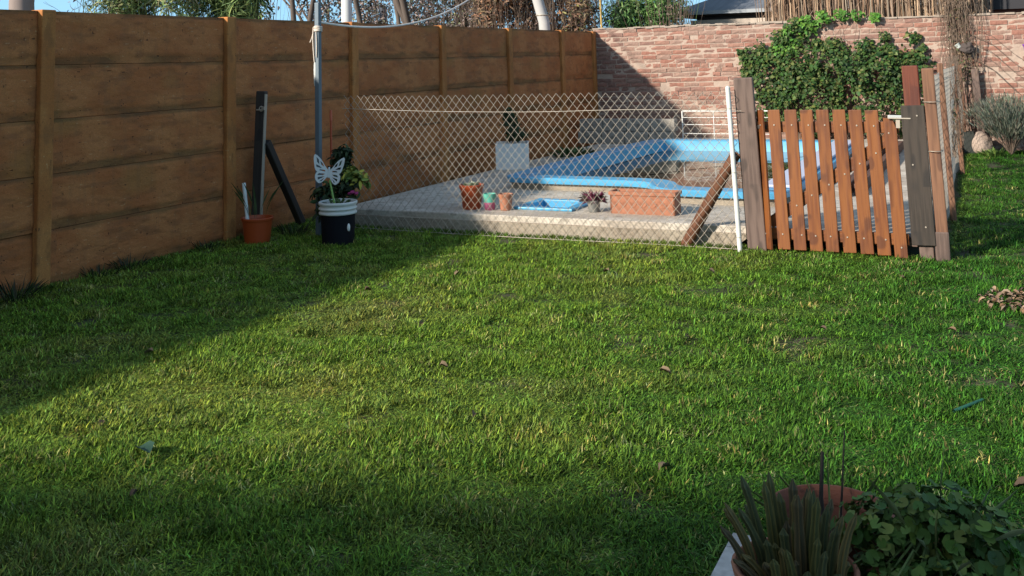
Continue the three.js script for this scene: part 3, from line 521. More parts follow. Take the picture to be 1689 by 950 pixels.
{
  const p = thing('butterfly_ornament', 'white cut-out butterfly on a green stalk in the bucket', 'ornament', [-5.21, 0.335, -7.40], 0.30);
  part('stalk', limb([V(0.02, 0, 0), V(0.0, 0.10, 0.003), V(-0.025, 0.22, 0.0)], [0.010, 0.009, 0.008], 7), mat([0.20, 0.36, 0.09], 0.6), p);
  const wing = (s) => {
    const sh = new THREE.Shape(); const P = (x, y) => [s * x, y];
    sh.moveTo(...P(0.004, 0.02)); sh.bezierCurveTo(...P(0.05, 0.05), ...P(0.06, 0.11), ...P(0.13, 0.145)); sh.bezierCurveTo(...P(0.15, 0.15), ...P(0.145, 0.10), ...P(0.13, 0.05)); sh.bezierCurveTo(...P(0.128, 0.03), ...P(0.12, 0.01), ...P(0.10, 0.0)); sh.bezierCurveTo(...P(0.13, -0.03), ...P(0.115, -0.075), ...P(0.08, -0.095)); sh.bezierCurveTo(...P(0.05, -0.10), ...P(0.03, -0.06), ...P(0.004, -0.03));
    const hole = (pts) => sh.holes.push(new THREE.Path(pts.map(([x, y]) => new THREE.Vector2(...P(x, y)))));
    hole([[0.045, 0.045], [0.075, 0.062], [0.085, 0.095], [0.060, 0.075]]); hole([[0.088, 0.062], [0.112, 0.082], [0.122, 0.125], [0.098, 0.105]]); hole([[0.060, 0.030], [0.112, 0.040], [0.118, 0.062], [0.085, 0.050]]); hole([[0.030, 0.006], [0.085, 0.012], [0.080, 0.022], [0.036, 0.020]]);
    hole([[0.030, -0.012], [0.085, -0.012], [0.098, -0.030], [0.050, -0.026]]); hole([[0.030, -0.034], [0.060, -0.038], [0.092, -0.046], [0.088, -0.068], [0.055, -0.050]]); hole([[0.032, -0.046], [0.052, -0.060], [0.074, -0.080], [0.055, -0.080]]);
    return new THREE.ExtrudeGeometry(sh, { depth: 0.005, bevelEnabled: false });
  };
  const wm = mat([0.66, 0.69, 0.72], 0.6);
  for (const s of [-1, 1]) part('wing', wing(s), wm, p, [-0.03, 0.285, 0.004], [0, s * -0.22, -0.12]);
  part('body', new THREE.CapsuleGeometry(0.009, 0.075, 4, 8), wm, p, [-0.03, 0.285, 0.008], [0, 0, -0.12]);
}
{
  const p = thing('potted_shrub', 'leafy dark shrub with yellow green tips behind the bucket', 'shrub', [-5.42, 0, -7.84]);
  part('pot', potGeo(0.095, 0.08, 0.33, 0.04), mat([0.20, 0.20, 0.24], 0.6), p); soil(p, 0.08, 0.29);
  part('stem', merge([limb([V(0, 0.25, 0), V(0.0, 0.5, 0), V(0.01, 0.74, 0)], [0.012, 0.009, 0.005], 6), limb([V(0, 0.3, 0), V(0.1, 0.45, 0.02), V(0.16, 0.53, 0.02)], [0.009, 0.007, 0.004], 6)]), M.twig, p);
  bush(p, 'foliage', 620, { geo: leafGeo(0.075, 0.032), e: [[0.0, 0.60, 0, 0.12, 0.16, 0.12], [0.02, 0.72, 0, 0.07, 0.09, 0.08], [0.06, 0.44, 0.03, 0.16, 0.10, 0.14]], c: [[0.018, 0.032, 0.014], [0.03, 0.05, 0.018]] });
  tag(bush(p, 'variegated_leaves', 150, { geo: leafGeo(0.07, 0.028), e: [[0.20, 0.52, 0.04, 0.12, 0.07, 0.09], [0.13, 0.56, 0.05, 0.08, 0.06, 0.08]], c: [[0.34, 0.32, 0.05], [0.20, 0.24, 0.05], [0.10, 0.15, 0.03]] }), 'yellow green leaf tips');
  tag(part('flower', merge([0, 1, 2, 3, 4].map((k) => new THREE.SphereGeometry(0.022, 8, 6).scale(1, 0.6, 1).translate(0.20 + 0.03 * Math.cos(k * 1.3), 0.40 + 0.012 * (k % 2), 0.11 + 0.03 * Math.sin(k * 1.3)))), mat([0.36, 0.03, 0.15], 0.6), p), 'magenta flower head');
}
{
  const p = thing('low_shrub', 'small dark leafy shrub growing left of the bucket by the pole', 'shrub', [-5.50, 0, -7.72]);
  part('stem', limb([V(0, 0, 0), V(-0.01, 0.2, 0), V(0.02, 0.42, 0)], [0.010, 0.008, 0.004], 6), M.twig, p);
  bush(p, 'foliage', 330, { geo: leafGeo(0.07, 0.03), e: [[0, 0.40, 0, 0.14, 0.09, 0.12], [0.02, 0.25, 0.04, 0.09, 0.10, 0.09]], c: [[0.022, 0.04, 0.015], [0.04, 0.065, 0.02]] });
}
[[-6.08, -4.95, 26, 0.16, 'dark tuft of weeds at the wall foot nearest the camera'], [-6.17, -6.05, 22, 0.10, 'thin dark weeds against the wall halfway to the red pot'], [-6.16, -5.75, 18, 0.09, 'sparse dry weeds at the wall foot past the nearest post'], [-5.85, -7.7, 30, 0.12, 'rank grass tuft beneath the leaning black strut'], [-6.14, -6.9, 16, 0.08, 'low weeds at the wall foot just before the red pot']].forEach(([x, z, n, h, label]) => {
  const t = thing('wall_weed', label, 'weeds', [x, 0, z], rr(0, 6), 'weeds along the panel wall');
  leafTuft(t, 'blades', n * 3, { geo: leafGeo(h * 1.0, 0.007, 0.2, 0.2), r: 0.11, y: [0, 0.01], lean: [0.05, 0.9], c: [[0.03, 0.04, 0.02], [0.06, 0.05, 0.03], [0.04, 0.065, 0.02]] });
});

// ---------------------------------------------------------------- ivy and dry climbers on the brick wall
{
  const p = thing('ivy', 'big glossy green ivy mound climbing the brick wall behind the gate', 'ivy', [0, 0, ZB + 0.03]);
  const B = [[-3.20, 1.10, 0.42, 0.22], [-2.75, 1.26, 0.42, 0.34], [-2.2, 1.30, 0.42, 0.40], [-1.7, 1.22, 0.42, 0.38], [-1.25, 1.22, 0.36, 0.30], [-1.05, 1.30, 0.25, 0.2], [-2.5, 0.72, 0.62, 0.48], [-1.65, 0.72, 0.55, 0.45], [-3.2, 0.72, 0.36, 0.3], [-1.1, 0.78, 0.3, 0.3], [-2.95, 1.62, 0.20, 0.12], [-2.85, 1.84, 0.16, 0.14], [-2.62, 1.98, 0.16, 0.14], [-2.35, 2.08, 0.13, 0.14], [-2.08, 2.11, 0.10, 0.12], [-1.82, 2.10, 0.08, 0.10], [-1.55, 2.06, 0.06, 0.08], [-3.45, 1.45, 0.14, 0.08], [-3.38, 1.66, 0.12, 0.06], [-3.55, 1.2, 0.14, 0.08], [-3.15, 1.5, 0.14, 0.08], [-2.2, 1.62, 0.14, 0.10], [-1.75, 1.6, 0.14, 0.10], [-1.3, 1.55, 0.12, 0.08], [-0.95, 1.45, 0.12, 0.1], [-2.98, 1.75, 0.2, 0.14], [-2.75, 1.9, 0.2, 0.16]]; for (let i = 0; i < 16; i++) B.push([rr(-3.75, -0.8), rr(1.45, 1.82) - (i % 3 ? 0 : 0.25), rr(0.04, 0.10), 0.06]);
  const wsum = B.map((b) => b[2] * b[2] + 0.015); let tot = wsum.reduce((a, b) => a + b);
  const L = [], P = [], geo = leafGeo(0.056, 0.046, 0.15, 0.15);
  for (let i = 0; i < 13500; i++) {
    let t = rnd() * tot, k = 0; while ((t -= wsum[k]) > 0) k++; const b = B[k];
    const a = rr(0, 6.283), R = Math.sqrt(rnd()) * (0.75 + 0.65 * vnoise(a * 2.6, k * 3, 401)), x = b[0] + Math.cos(a) * R * b[2], y = b[1] + Math.sin(a) * R * b[2] * 0.85;
    if (y < 0.05) continue;
    const hole = fbm(x * 5, y * 5, 3, 405); if (hole < 0.38 && rnd() < 0.8) continue;
    const bulge = Math.sqrt(Math.max(0, 1 - R * R * 0.8)), z = 0.03 + b[3] * bulge * (0.25 + 0.75 * Math.pow(rnd(), 0.6)) * (0.35 + 1.2 * fbm(x * 4, y * 4, 3, 409));
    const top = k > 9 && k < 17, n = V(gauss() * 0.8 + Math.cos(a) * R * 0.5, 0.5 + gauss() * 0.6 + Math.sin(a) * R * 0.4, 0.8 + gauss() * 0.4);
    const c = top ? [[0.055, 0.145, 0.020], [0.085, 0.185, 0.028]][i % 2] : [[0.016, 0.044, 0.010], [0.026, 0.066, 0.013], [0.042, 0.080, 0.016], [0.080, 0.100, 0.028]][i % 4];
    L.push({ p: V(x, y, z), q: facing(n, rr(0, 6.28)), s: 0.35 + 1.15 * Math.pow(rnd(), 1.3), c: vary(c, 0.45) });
  }
  copies('foliage', p, geo, M.leaf, L);
  const st = []; for (let i = 0; i < 46; i++) { const b = B[Math.floor(rnd() * B.length)], x0 = rr(-2.9, -1.2), pts = []; for (let k = 0; k < 6; k++) { const t = k / 5; pts.push(V(lerp(x0, b[0] + gauss() * b[2] * 0.8, t) + gauss() * 0.05, lerp(0, b[1] + gauss() * b[2] * 0.5, t), 0.03 + rr(0, 0.10) * Math.sin(t * 3.1))); } st.push(limb(pts, [0.012, 0.010, 0.008, 0.006, 0.004, 0.002], 5)); }
  part('stems', merge(st), M.twig, p);
}
function stems(n, f, m, parent, name) { const g = []; for (let i = 0; i < n; i++) { const pts = f(i), r = rr(0.003, 0.007); g.push(limb(pts, pts.map((_, k) => r * (1 - 0.6 * k / pts.length)), 4)); } const o = part(name, merge(g), m, parent); return o; }
{
  const p = thing('dry_climber', 'tangle of leafless brown climber stems hanging over the brick wall', 'climber', [0, 0, ZB + 0.04]);
  stems(95, () => { const x = -0.42 + gauss() * 0.22, len = rr(0.3, 1.5), pts = []; let cx = x, cz = rr(0.0, 0.05); for (let k = 0; k <= 7; k++) { pts.push(V(cx, 2.55 - len * k / 7 - 0.1 * rnd(), cz)); cx += gauss() * 0.06; cz = clamp(cz + gauss() * 0.05, 0.0, 0.25); } return pts; }, M.twig, p, 'stems');
  stems(30, () => { const x = -0.35 + gauss() * 0.25, pts = []; let cx = x; for (let k = 0; k <= 6; k++) { pts.push(V(cx, 0.1 + 2.1 * k / 6, rr(0.02, 0.12))); cx += gauss() * 0.09; } return pts; }, M.twig, p, 'runners');
  stems(5, (i) => [V(-0.25, 1.9 - i * 0.12, 0.05), V(0.05, 1.75 - i * 0.13, 0.06), V(0.35, 1.45 - i * 0.14, 0.05), V(0.75, 1.15 - i * 0.15, 0.05)], M.twig, p, 'trailing_stems');
  bush(p, 'dead_leaves', 260, { geo: leafGeo(0.05, 0.025), e: [[-0.4, 2.1, 0.08, 0.25, 0.35, 0.1], [-0.35, 1.55, 0.08, 0.22, 0.3, 0.1], [-0.3, 1.2, 0.08, 0.2, 0.3, 0.08]], c: [[0.13, 0.085, 0.05], [0.09, 0.065, 0.04], [0.06, 0.08, 0.03]] });
}
{
  const p = thing('fence_climber', 'bare climber stems woven through the far end of side fence', 'climber', [-0.42, 0, 0]);
  stems(60, () => { const z = rr(-16.5, -12.2), pts = []; let cz = z; for (let k = 0; k <= 6; k++) { pts.push(V(rr(-0.05, 0.07), 0.35 + 1.1 * k / 6, cz)); cz += gauss() * 0.18; } return pts; }, M.twig, p, 'stems');
  bush(p, 'leaves', 130, { geo: leafGeo(0.045, 0.03), e: [[0, 0.95, -14.5, 0.09, 0.4, 1.6], [0, 0.7, -13.2, 0.08, 0.3, 0.8]], c: [[0.05, 0.07, 0.03], [0.10, 0.08, 0.04]] });
}
{
  const g = thing('dry_reeds', 'screen of dry brown reed stalks rising behind the brick wall', 'reeds', [0, 0, 0], 0, null, 'stuff');
  const L = []; for (let i = 0; i < 1500; i++) L.push({ p: V(rr(-3.35, 0.05), 0, rr(-17.9, -17.25)), r: [gauss() * 0.05, 0, gauss() * 0.06], s: [rr(0.6, 1.4), rr(0.85, 1.2), rr(0.6, 1.4)], c: vary([[0.30, 0.20, 0.135], [0.22, 0.145, 0.10], [0.38, 0.28, 0.19]][i % 3], 0.4) });
  copies('stalks', g, new THREE.CylinderGeometry(0.006, 0.008, 2.75, 5).translate(0, 1.375, 0), M.dry, L);
  const T = []; for (let i = 0; i < 1600; i++) { const a = rr(-3.35, 0.05); T.push({ p: V(a, rr(1.7, 2.9), rr(-17.8, -17.2)), q: facing(V(gauss(), gauss(), 1), rr(2.2, 4.0)), s: rr(0.6, 1.4), c: vary([[0.32, 0.22, 0.15], [0.20, 0.135, 0.095]][i % 2], 0.4) }); }
  copies('blades', g, leafGeo(0.20, 0.012), M.dry, T);
}
{
  const p = thing('grey_bush', 'rounded grey green lavender like bush at the lawn end', 'bush', [0.22, 0, -16.35]);
  const L = []; for (let i = 0; i < 2600; i++) { const a = rr(0, 6.283), R = Math.sqrt(rnd()), lean = R * 0.75 + gauss() * 0.15, d = V(Math.cos(a) * Math.sin(lean), Math.cos(lean), Math.sin(a) * Math.sin(lean)), h = rr(0.25, 0.80); L.push({ p: d.clone().multiplyScalar(h).add(V(0, 0.02, 0)), q: new THREE.Quaternion().setFromUnitVectors(V(0, 1, 0), d.clone().add(V(gauss() * 0.3, 0.2, gauss() * 0.3)).normalize()).multiply(new THREE.Quaternion().setFromAxisAngle(V(0, 1, 0), rr(0, 6))), s: rr(0.6, 1.3), c: vary([[0.13, 0.15, 0.115], [0.085, 0.11, 0.075], [0.18, 0.19, 0.15]][i % 3], 0.3) }); }
  copies('foliage', p, leafGeo(0.11, 0.012, 0.2, 0.1), M.leaf, L);
  const st = []; for (let i = 0; i < 40; i++) { const a = rr(0, 6.28), l = rr(0.1, 0.6); st.push(limb([V(0, 0, 0), V(Math.cos(a) * l * 0.3, 0.25, Math.sin(a) * l * 0.3), V(Math.cos(a) * l * 0.75, 0.55, Math.sin(a) * l * 0.75)], [0.008, 0.006, 0.003], 5)); } part('stems', merge(st), M.twig, p);
}
{
  const p = thing('ground_cover', 'bright low green plant at the foot of the grey bush', 'plant', [-0.02, 0, -16.05]);
  leafTuft(p, 'leaves', 120, { geo: leafGeo(0.10, 0.03), r: 0.13, y: [0, 0.03], lean: [0.1, 1.2], c: [[0.12, 0.19, 0.04], [0.07, 0.13, 0.03]] });
}
{
  const g = new THREE.IcosahedronGeometry(0.15, 3), p = g.attributes.position; for (let i = 0; i < p.count; i++) { const k = 0.85 + 0.35 * fbm(p.getX(i) * 9 + 5, p.getY(i) * 9 + p.getZ(i) * 7, 3, 501); p.setXYZ(i, p.getX(i) * k, p.getY(i) * k * 1.25, p.getZ(i) * k); } g.computeVertexNormals();
  tag(part('pale_stone', g, M.mortar, scene, [-0.17, 0.13, -16.55]), 'pale rounded stone at the foot of the brick wall', 'stone');
  const q = thing('dark_bin', 'small dark open box standing against the brick wall', 'box', [-0.33, 0, -16.55]); const dk = mat([0.02, 0.024, 0.02], 0.7);
  part('shell', merge([box(0.012, 0.32, 0.16, -0.07, 0.16, 0), box(0.012, 0.32, 0.16, 0.07, 0.16, 0), box(0.14, 0.32, 0.012, 0, 0.16, -0.08), box(0.14, 0.32, 0.012, 0, 0.16, 0.08)]), dk, q); part('base', box(0.15, 0.012, 0.17, 0, 0.006, 0), dk, q);
  tag(part('wall_plank', rbox(0.10, 1.22, 0.04, 0.006, 1), M.greyWood, scene, [-0.17, 0.62, -16.76], [0, 0, 0.03]), 'grey brown plank leaning upright on the brick wall', 'plank');
}
{
  const p = thing('wall_bundle', 'dark round bundle hanging among climber stems on the wall', 'bundle', [-0.28, 1.55, ZB + 0.14]);
  const g = new THREE.IcosahedronGeometry(0.085, 3), a = g.attributes.position; for (let i = 0; i < a.count; i++) { const k = 0.7 + 0.7 * fbm(a.getX(i) * 22 + 5, a.getY(i) * 22 + a.getZ(i) * 17, 3, 511); a.setXYZ(i, a.getX(i) * k * 1.2, a.getY(i) * k, a.getZ(i) * k); } g.computeVertexNormals();
  part('nest', g, mat([0.07, 0.055, 0.05], 1), p); part('pale_cup', potGeo(0.04, 0.03, 0.07, 0.015, 0.004), mat([0.42, 0.45, 0.42], 0.7), p, [-0.09, 0.0, 0.02], [0, 0, 0.6]);
}
{
  const p = thing('hanging_pot', 'purple pot hung on the brick wall at the picture edge', 'pot', [0.56, 1.42, ZB + 0.12]);
  part('pot', potGeo(0.075, 0.05, 0.16, 0.03), mat([0.16, 0.03, 0.34], 0.5), p); soil(p, 0.06, 0.12); part('hook', new THREE.TorusGeometry(0.05, 0.004, 6, 16, 3.14), M.galv, p, [0, 0.15, -0.04]);
}

// ---------------------------------------------------------------- neighbours' houses
{
  const h = thing('shingle_house', 'low house with a grey hipped roof behind the brick wall', 'house', [0, 0, 0]);
  const ey = 2.40, P = [[-5.82, ey, -20], [0.6, ey, -20], [0.6, ey, -29], [-5.82, ey, -29], [-2.6, 3.75, -23.4], [-2.6, 3.75, -25.8]], F = [[0, 1, 4], [1, 2, 5], [1, 5, 4], [2, 3, 5], [3, 0, 4], [3, 4, 5]];
  const rg = new THREE.BufferGeometry(); rg.setAttribute('position', new THREE.Float32BufferAttribute(F.flatMap((f) => f.flatMap((i) => P[i])), 3)); rg.setAttribute('uv', new THREE.Float32BufferAttribute(F.flatMap((f) => f.flatMap((i) => [P[i][0] + P[i][2] * 0.3, P[i][1] * 3 + P[i][2]])), 2)); rg.computeVertexNormals();
  const rt = tex(256, 256, (u, v) => mul3(mix3([0.16, 0.175, 0.20], [0.11, 0.12, 0.14], fbm(u * 12, v * 12, 4, 131, 12)), (Math.floor(v * 16) % 2 ? 0.92 : 1) * (0.85 + 0.3 * vnoise(u * 64, v * 16, 135))));
  const r = part('roof', rg, mat(null, 0.7, { map: rt }), h); part('fascia', merge([box(6.46, 0.07, 0.05, -2.61, ey - 0.015, -20.0), box(0.05, 0.07, 8.9, -5.82, ey - 0.015, -24.5)]), mat([0.30, 0.32, 0.34], 0.6), r);
  part('soffit', box(6.3, 0.02, 8.8, -2.61, ey - 0.07, -24.5), mat([0.10, 0.075, 0.065], 0.9), h);
  part('wall', merge([box(5.6, 2.24, 0.2, -2.6, 1.12, -20.22), box(0.2, 2.24, 8, -5.3, 1.12, -24.55), box(0.2, 2.24, 8, 0.1, 1.12, -24.55), box(5.2, 2.24, 0.2, -2.6, 1.12, -28.4)]), mat([0.50, 0.42, 0.35], 0.9), h);
  part('dark_eave_band', box(5.4, 0.10, 0.12, -2.6, 2.287, -20.30), mat([0.03, 0.022, 0.02], 0.6), h);  // near-black band filling the gap between wall top and soffit
}
{
  const h = thing('dark_shed', 'dark roofed shed just over the brick wall beside dry climber', 'shed', [0, 0, 0]); const dm = mat([0.014, 0.013, 0.018], 0.6);
  part('roof', box(4.6, 0.05, 3.2, 2.2, 2.62, -19.4), dm, h); part('fascia', box(4.6, 0.46, 0.05, 2.2, 2.37, -17.78), dm, h);
  part('wall', box(4.3, 2.30, 2.8, 2.25, 1.15, -19.3), mat([0.30, 0.12, 0.08], 0.9), h);
}
{   // the house at the photographer's back, whose gable shades the near lawn and the patio
  const h = thing('house', 'house with a low gable at the near end of lawn', 'house', [0, 0, 0]);
  const rx = -3.0, ry = 5.28, sl = 0.2, ex = 7.5, HZ = 5.0, m = mat([0.55, 0.50, 0.42], 0.9);
  const g = new THREE.Shape([[rx - ex + 0.4, 0], [rx + ex - 0.4, 0], [rx + ex - 0.4, ry - sl * (ex - 0.4) - 0.14], [rx, ry - 0.14], [rx - ex + 0.4, ry - sl * (ex - 0.4) - 0.14]].map((a) => new THREE.Vector2(...a)));
  g.holes.push(new THREE.Path([[-1.6, 0.02], [0.4, 0.02], [0.4, 2.1], [-1.6, 2.1]].map((a) => new THREE.Vector2(...a))));
  part('gable_wall', new THREE.ExtrudeGeometry(g, { depth: 0.22, bevelEnabled: false }).translate(0, 0, HZ + 0.4), m, h);
  for (const q of [-1, 1]) part('side_wall', box(0.2, 3.7, 6.6, rx + q * (ex - 0.5), 1.85, HZ + 3.96), m, h); part('rear_wall', box(2 * ex - 0.8, 3.7, 0.2, rx, 1.85, HZ + 7.3), m, h);
  part('patio_door', merge([box(0.96, 2.04, 0.03, -1.11, 1.04, HZ + 0.51), box(0.96, 2.04, 0.03, -0.09, 1.04, HZ + 0.55)]), mat([0.05, 0.06, 0.07], 0.1), h);
  const L = Math.hypot(ex, ex * sl), roof = mat([0.22, 0.10, 0.07], 0.85);
  for (const s of [-1, 1]) part('roof', box(L, 0.10, 7.7, 0, 0, 0), roof, h, [rx + s * ex / 2, ry - sl * ex / 2 - 0.06, HZ + 3.85], [0, 0, -s * Math.atan(sl)]);
}

// ---------------------------------------------------------------- trees and poles beyond the walls
function tree(name, label, x, z, o) {
  const t = thing(name, label, 'tree', [x, 0, z], 0, o.group);
  const wood = [], tips = [];
  const grow = (p, d, len, r, lev) => {
    const pts = [p.clone()], rad = [r]; let q = p.clone(), dir = d.clone(); const n = lev === 0 ? 5 : 3;
    for (let k = 1; k <= n; k++) { dir.add(V(gauss() * o.wob, lev ? o.rise : 0, gauss() * o.wob)).normalize(); q = q.clone().addScaledVector(dir, len / n); pts.push(q); rad.push(r * (1 - 0.35 * k / n)); if (lev >= o.levels - 2 && k) tips.push([q.clone(), dir.clone()]); }
    wood.push(limb(pts, rad, lev < 2 ? 8 : lev < 4 ? 5 : 3));
    if (lev < o.levels) { const c = lev === 0 ? o.fork : 2 + (rnd() < 0.5 ? 1 : 0); for (let i = 0; i < c; i++) { const a = rr(0, 6.283), s = rr(o.spread[0], o.spread[1]), u = V(Math.cos(a), 0, Math.sin(a)); const nd = dir.clone().multiplyScalar(Math.cos(s)).addScaledVector(u, Math.sin(s)).normalize(); grow(q, nd, len * rr(0.6, 0.85) * (lev === 0 ? o.first ?? 1 : 1), r * 0.6, lev + 1); } }
  };
  grow(V(0, -0.1, 0), V(o.lean?.[0] ?? 0, 1, o.lean?.[1] ?? 0).normalize(), o.trunk, o.r, 0);
  part('trunk', merge(wood), o.bark ?? M.bark, t);
  if (o.leaves) { const L = []; for (let i = 0; i < o.leaves; i++) { const [p, d] = tips[Math.floor(rnd() * tips.length)]; L.push({ p: p.clone().add(V(gauss(), gauss() - (o.droop ?? 0) * rnd(), gauss()).multiplyScalar(o.cl)), q: facing(V(gauss(), 0.4 + gauss(), gauss()), rr(0, 6.28)), s: rr(0.6, 1.4), c: vary(o.c[Math.floor(rnd() * o.c.length)], 0.4) }); } copies('crown', t, o.leaf ?? leafGeo(0.09, 0.045), M.leaf, L); }
  return t;
}
const russet = [[0.26, 0.18, 0.15], [0.19, 0.135, 0.12], [0.32, 0.24, 0.21], [0.14, 0.11, 0.10]], G1 = 'bare trees beyond the panel wall';
const bare = { levels: 5, wob: 0.16, rise: 0.06, fork: 3, spread: [0.35, 0.9], cl: 0.22, leaf: leafGeo(0.11, 0.05) };
tree('bare_tree', 'thick pale trunk rising above the left end of the wall', -13.9, -11.3, { ...bare, trunk: 4.6, r: 0.24, leaves: 500, c: russet, group: G1, bark: mat([0.24, 0.19, 0.17], 0.95) });
tree('bare_tree', 'thin leafless tree against open sky near the wall left end', -18.9, -17.0, { ...bare, trunk: 1.7, r: 0.06, fork: 4, leaves: 60, c: russet, group: G1 });
tree('bare_tree', 'twin trunk tree forking low left of the steel pole', -13.6, -17.7, { ...bare, trunk: 1.6, r: 0.14, fork: 2, first: 1.3, spread: [0.12, 0.28], leaves: 3900, c: russet, group: G1 });
tree('bare_tree', 'slim dark leaning tree right of the green palms', -15.2, -18.6, { ...bare, trunk: 3.2, r: 0.08, lean: [0.12, 0.1], leaves: 2700, c: russet, group: G1 });
tree('bare_tree', 'twiggy tree between the steel pole and pale round mast', -16.6, -23.4, { ...bare, trunk: 1.8, r: 0.10, fork: 4, leaves: 4800, c: russet, group: G1 });
tree('bare_tree', 'straight slim trunk just right of the pale round mast', -12.6, -19.7, { ...bare, trunk: 3.6, r: 0.085, leaves: 3300, c: russet, group: G1 });
tree('bare_tree', 'slim trunk beside the tree that forks behind the rope', -12.2, -20.3, { ...bare, trunk: 3.5, r: 0.07, leaves: 2400, c: russet, group: G1 });
tree('bare_tree', 'brown tree forking low where the rope crosses the wall top', -10.9, -18.2, { ...bare, trunk: 2.3, r: 0.12, fork: 3, spread: [0.2, 0.5], leaves: 5100, c: russet, group: G1 });
tree('bare_tree', 'dark crooked trunk left of the russet thicket', -10.9, -19.3, { ...bare, trunk: 2.6, r: 0.09, lean: [0.16, -0.05], leaves: 3900, c: russet, group: G1 });
tree('bare_tree', 'dark upright trunk at the edge of the russet thicket', -10.6, -19.8, { ...bare, trunk: 3.4, r: 0.085, leaves: 3900, c: russet, group: G1 });
const pinky = [[0.36, 0.29, 0.27], [0.27, 0.21, 0.20], [0.19, 0.15, 0.145], [0.22, 0.22, 0.13]];
function thicket(name, label, x, z, w, h, n, leaves, colors, lg, m = M.twig, category = 'shrub', group) {
  const t = thing(name, label, category, [x, 0, z], 0, group);
  stems(n, () => { const pts = []; let c = V(gauss() * w * 0.5, 0, gauss() * w * 0.35); const d = V(gauss() * 0.25, 1, gauss() * 0.25), H = h * rr(0.6, 1.1); for (let k = 0; k <= 6; k++) { pts.push(c.clone()); c = c.clone().addScaledVector(d, H / 6).add(V(gauss() * 0.07, 0, gauss() * 0.07)); } return pts; }, m, t, 'stems');
  const e = []; for (let i = 0; i < 26; i++) e.push([gauss() * w * 0.5, rr(0.25, 0.95) * h, gauss() * w * 0.35, rr(0.25, 0.5), rr(0.2, 0.5), rr(0.25, 0.5)]);
  bush(t, 'foliage', leaves, { geo: lg, e, c: colors }); return t;
}
const dryC = [[0.26, 0.135, 0.075], [0.19, 0.10, 0.065], [0.30, 0.19, 0.12], [0.14, 0.09, 0.07], [0.22, 0.17, 0.10]];
thicket('palm_clump', 'pale green feathery palm clump showing over the panel wall', -13.3, -13.1, 1.5, 3.6, 90, 7000, [[0.20, 0.26, 0.09], [0.13, 0.20, 0.06], [0.28, 0.30, 0.14], [0.20, 0.19, 0.11]], leafGeo(0.30, 0.022, 0.2, 0.3), M.stem, 'palm');
thicket('palm_clump', 'greener palm clump left of the nearest trunk gap', -12.1, -13.9, 1.1, 3.6, 90, 5500, [[0.13, 0.20, 0.06], [0.20, 0.26, 0.09], [0.10, 0.15, 0.05]], leafGeo(0.30, 0.022, 0.2, 0.3), M.stem, 'palm');
thicket('russet_thicket', 'rust brown thicket of dry climbers left of the leaning pole', -8.35, -17.4, 0.9, 4.0, 150, 6500, dryC, leafGeo(0.11, 0.034, 0.2, 0.3));
thicket('russet_thicket', 'greyish brown dry thicket directly behind the leaning pole', -7.8, -17.9, 0.9, 4.2, 170, 6500, [[0.20, 0.13, 0.11], [0.14, 0.095, 0.085], [0.26, 0.19, 0.16]], leafGeo(0.11, 0.032, 0.2, 0.3));
thicket('russet_thicket', 'orange brown dry thicket right of the leaning pole', -7.15, -18.2, 0.75, 4.0, 150, 5500, dryC.concat([[0.2, 0.2, 0.08]]), leafGeo(0.11, 0.034, 0.2, 0.3));
thicket('russet_thicket', 'pale twiggy thicket under the rising rope', -9.6, -18.0, 0.8, 3.8, 150, 4500, [[0.28, 0.21, 0.19], [0.19, 0.14, 0.13], [0.17, 0.18, 0.10]], leafGeo(0.08, 0.03, 0.2, 0.3));
[[-16.0, -19.7, 'sparse twiggy shrub between the palms and the twin trunk'], [-15.1, -21.0, 'sparse twiggy shrub right behind the twin trunk'], [-14.6, -22.6, 'sparse twiggy shrub behind the steel pole'], [-13.6, -21.0, 'sparse twiggy shrub framing the pale round mast'], [-12.6, -21.5, 'sparse twiggy shrub round the small grey tank'], [-11.6, -20.6, 'pinkish twiggy shrub behind the forked brown tree'], [-10.8, -20.9, 'pinkish twiggy shrub where the rope leaves the wall top']].forEach(([x, z, l], i) => thicket('bare_shrub', l, x, z, 1.0, 4.0, 34, 1100 + i * 260, pinky, leafGeo(0.10, 0.05, 0.3, 0.3), M.twig, 'shrub', 'twiggy shrubs beyond the panel wall'));
thicket('willow_shrub', 'light green drooping willow shrub beyond the brick wall corner', -6.15, -18.7, 0.72, 4.2, 40, 8500, [[0.10, 0.20, 0.055], [0.15, 0.26, 0.08], [0.06, 0.13, 0.035], [0.20, 0.27, 0.12]], leafGeo(0.13, 0.028, 0.2, 0.35), M.stem, 'willow');
thicket('willow_shrub', 'darker green willow shrub next to the grey roof', -5.68, -18.9, 0.70, 4.0, 40, 8000, [[0.09, 0.19, 0.05], [0.05, 0.12, 0.03], [0.13, 0.24, 0.07]], leafGeo(0.13, 0.028, 0.2, 0.35), M.stem, 'willow');
thicket('twig_shrub', 'bare brown twigs between the willow and the grey roof', -5.25, -18.3, 0.4, 2.9, 90, 700, [[0.20, 0.15, 0.12]], leafGeo(0.05, 0.02));
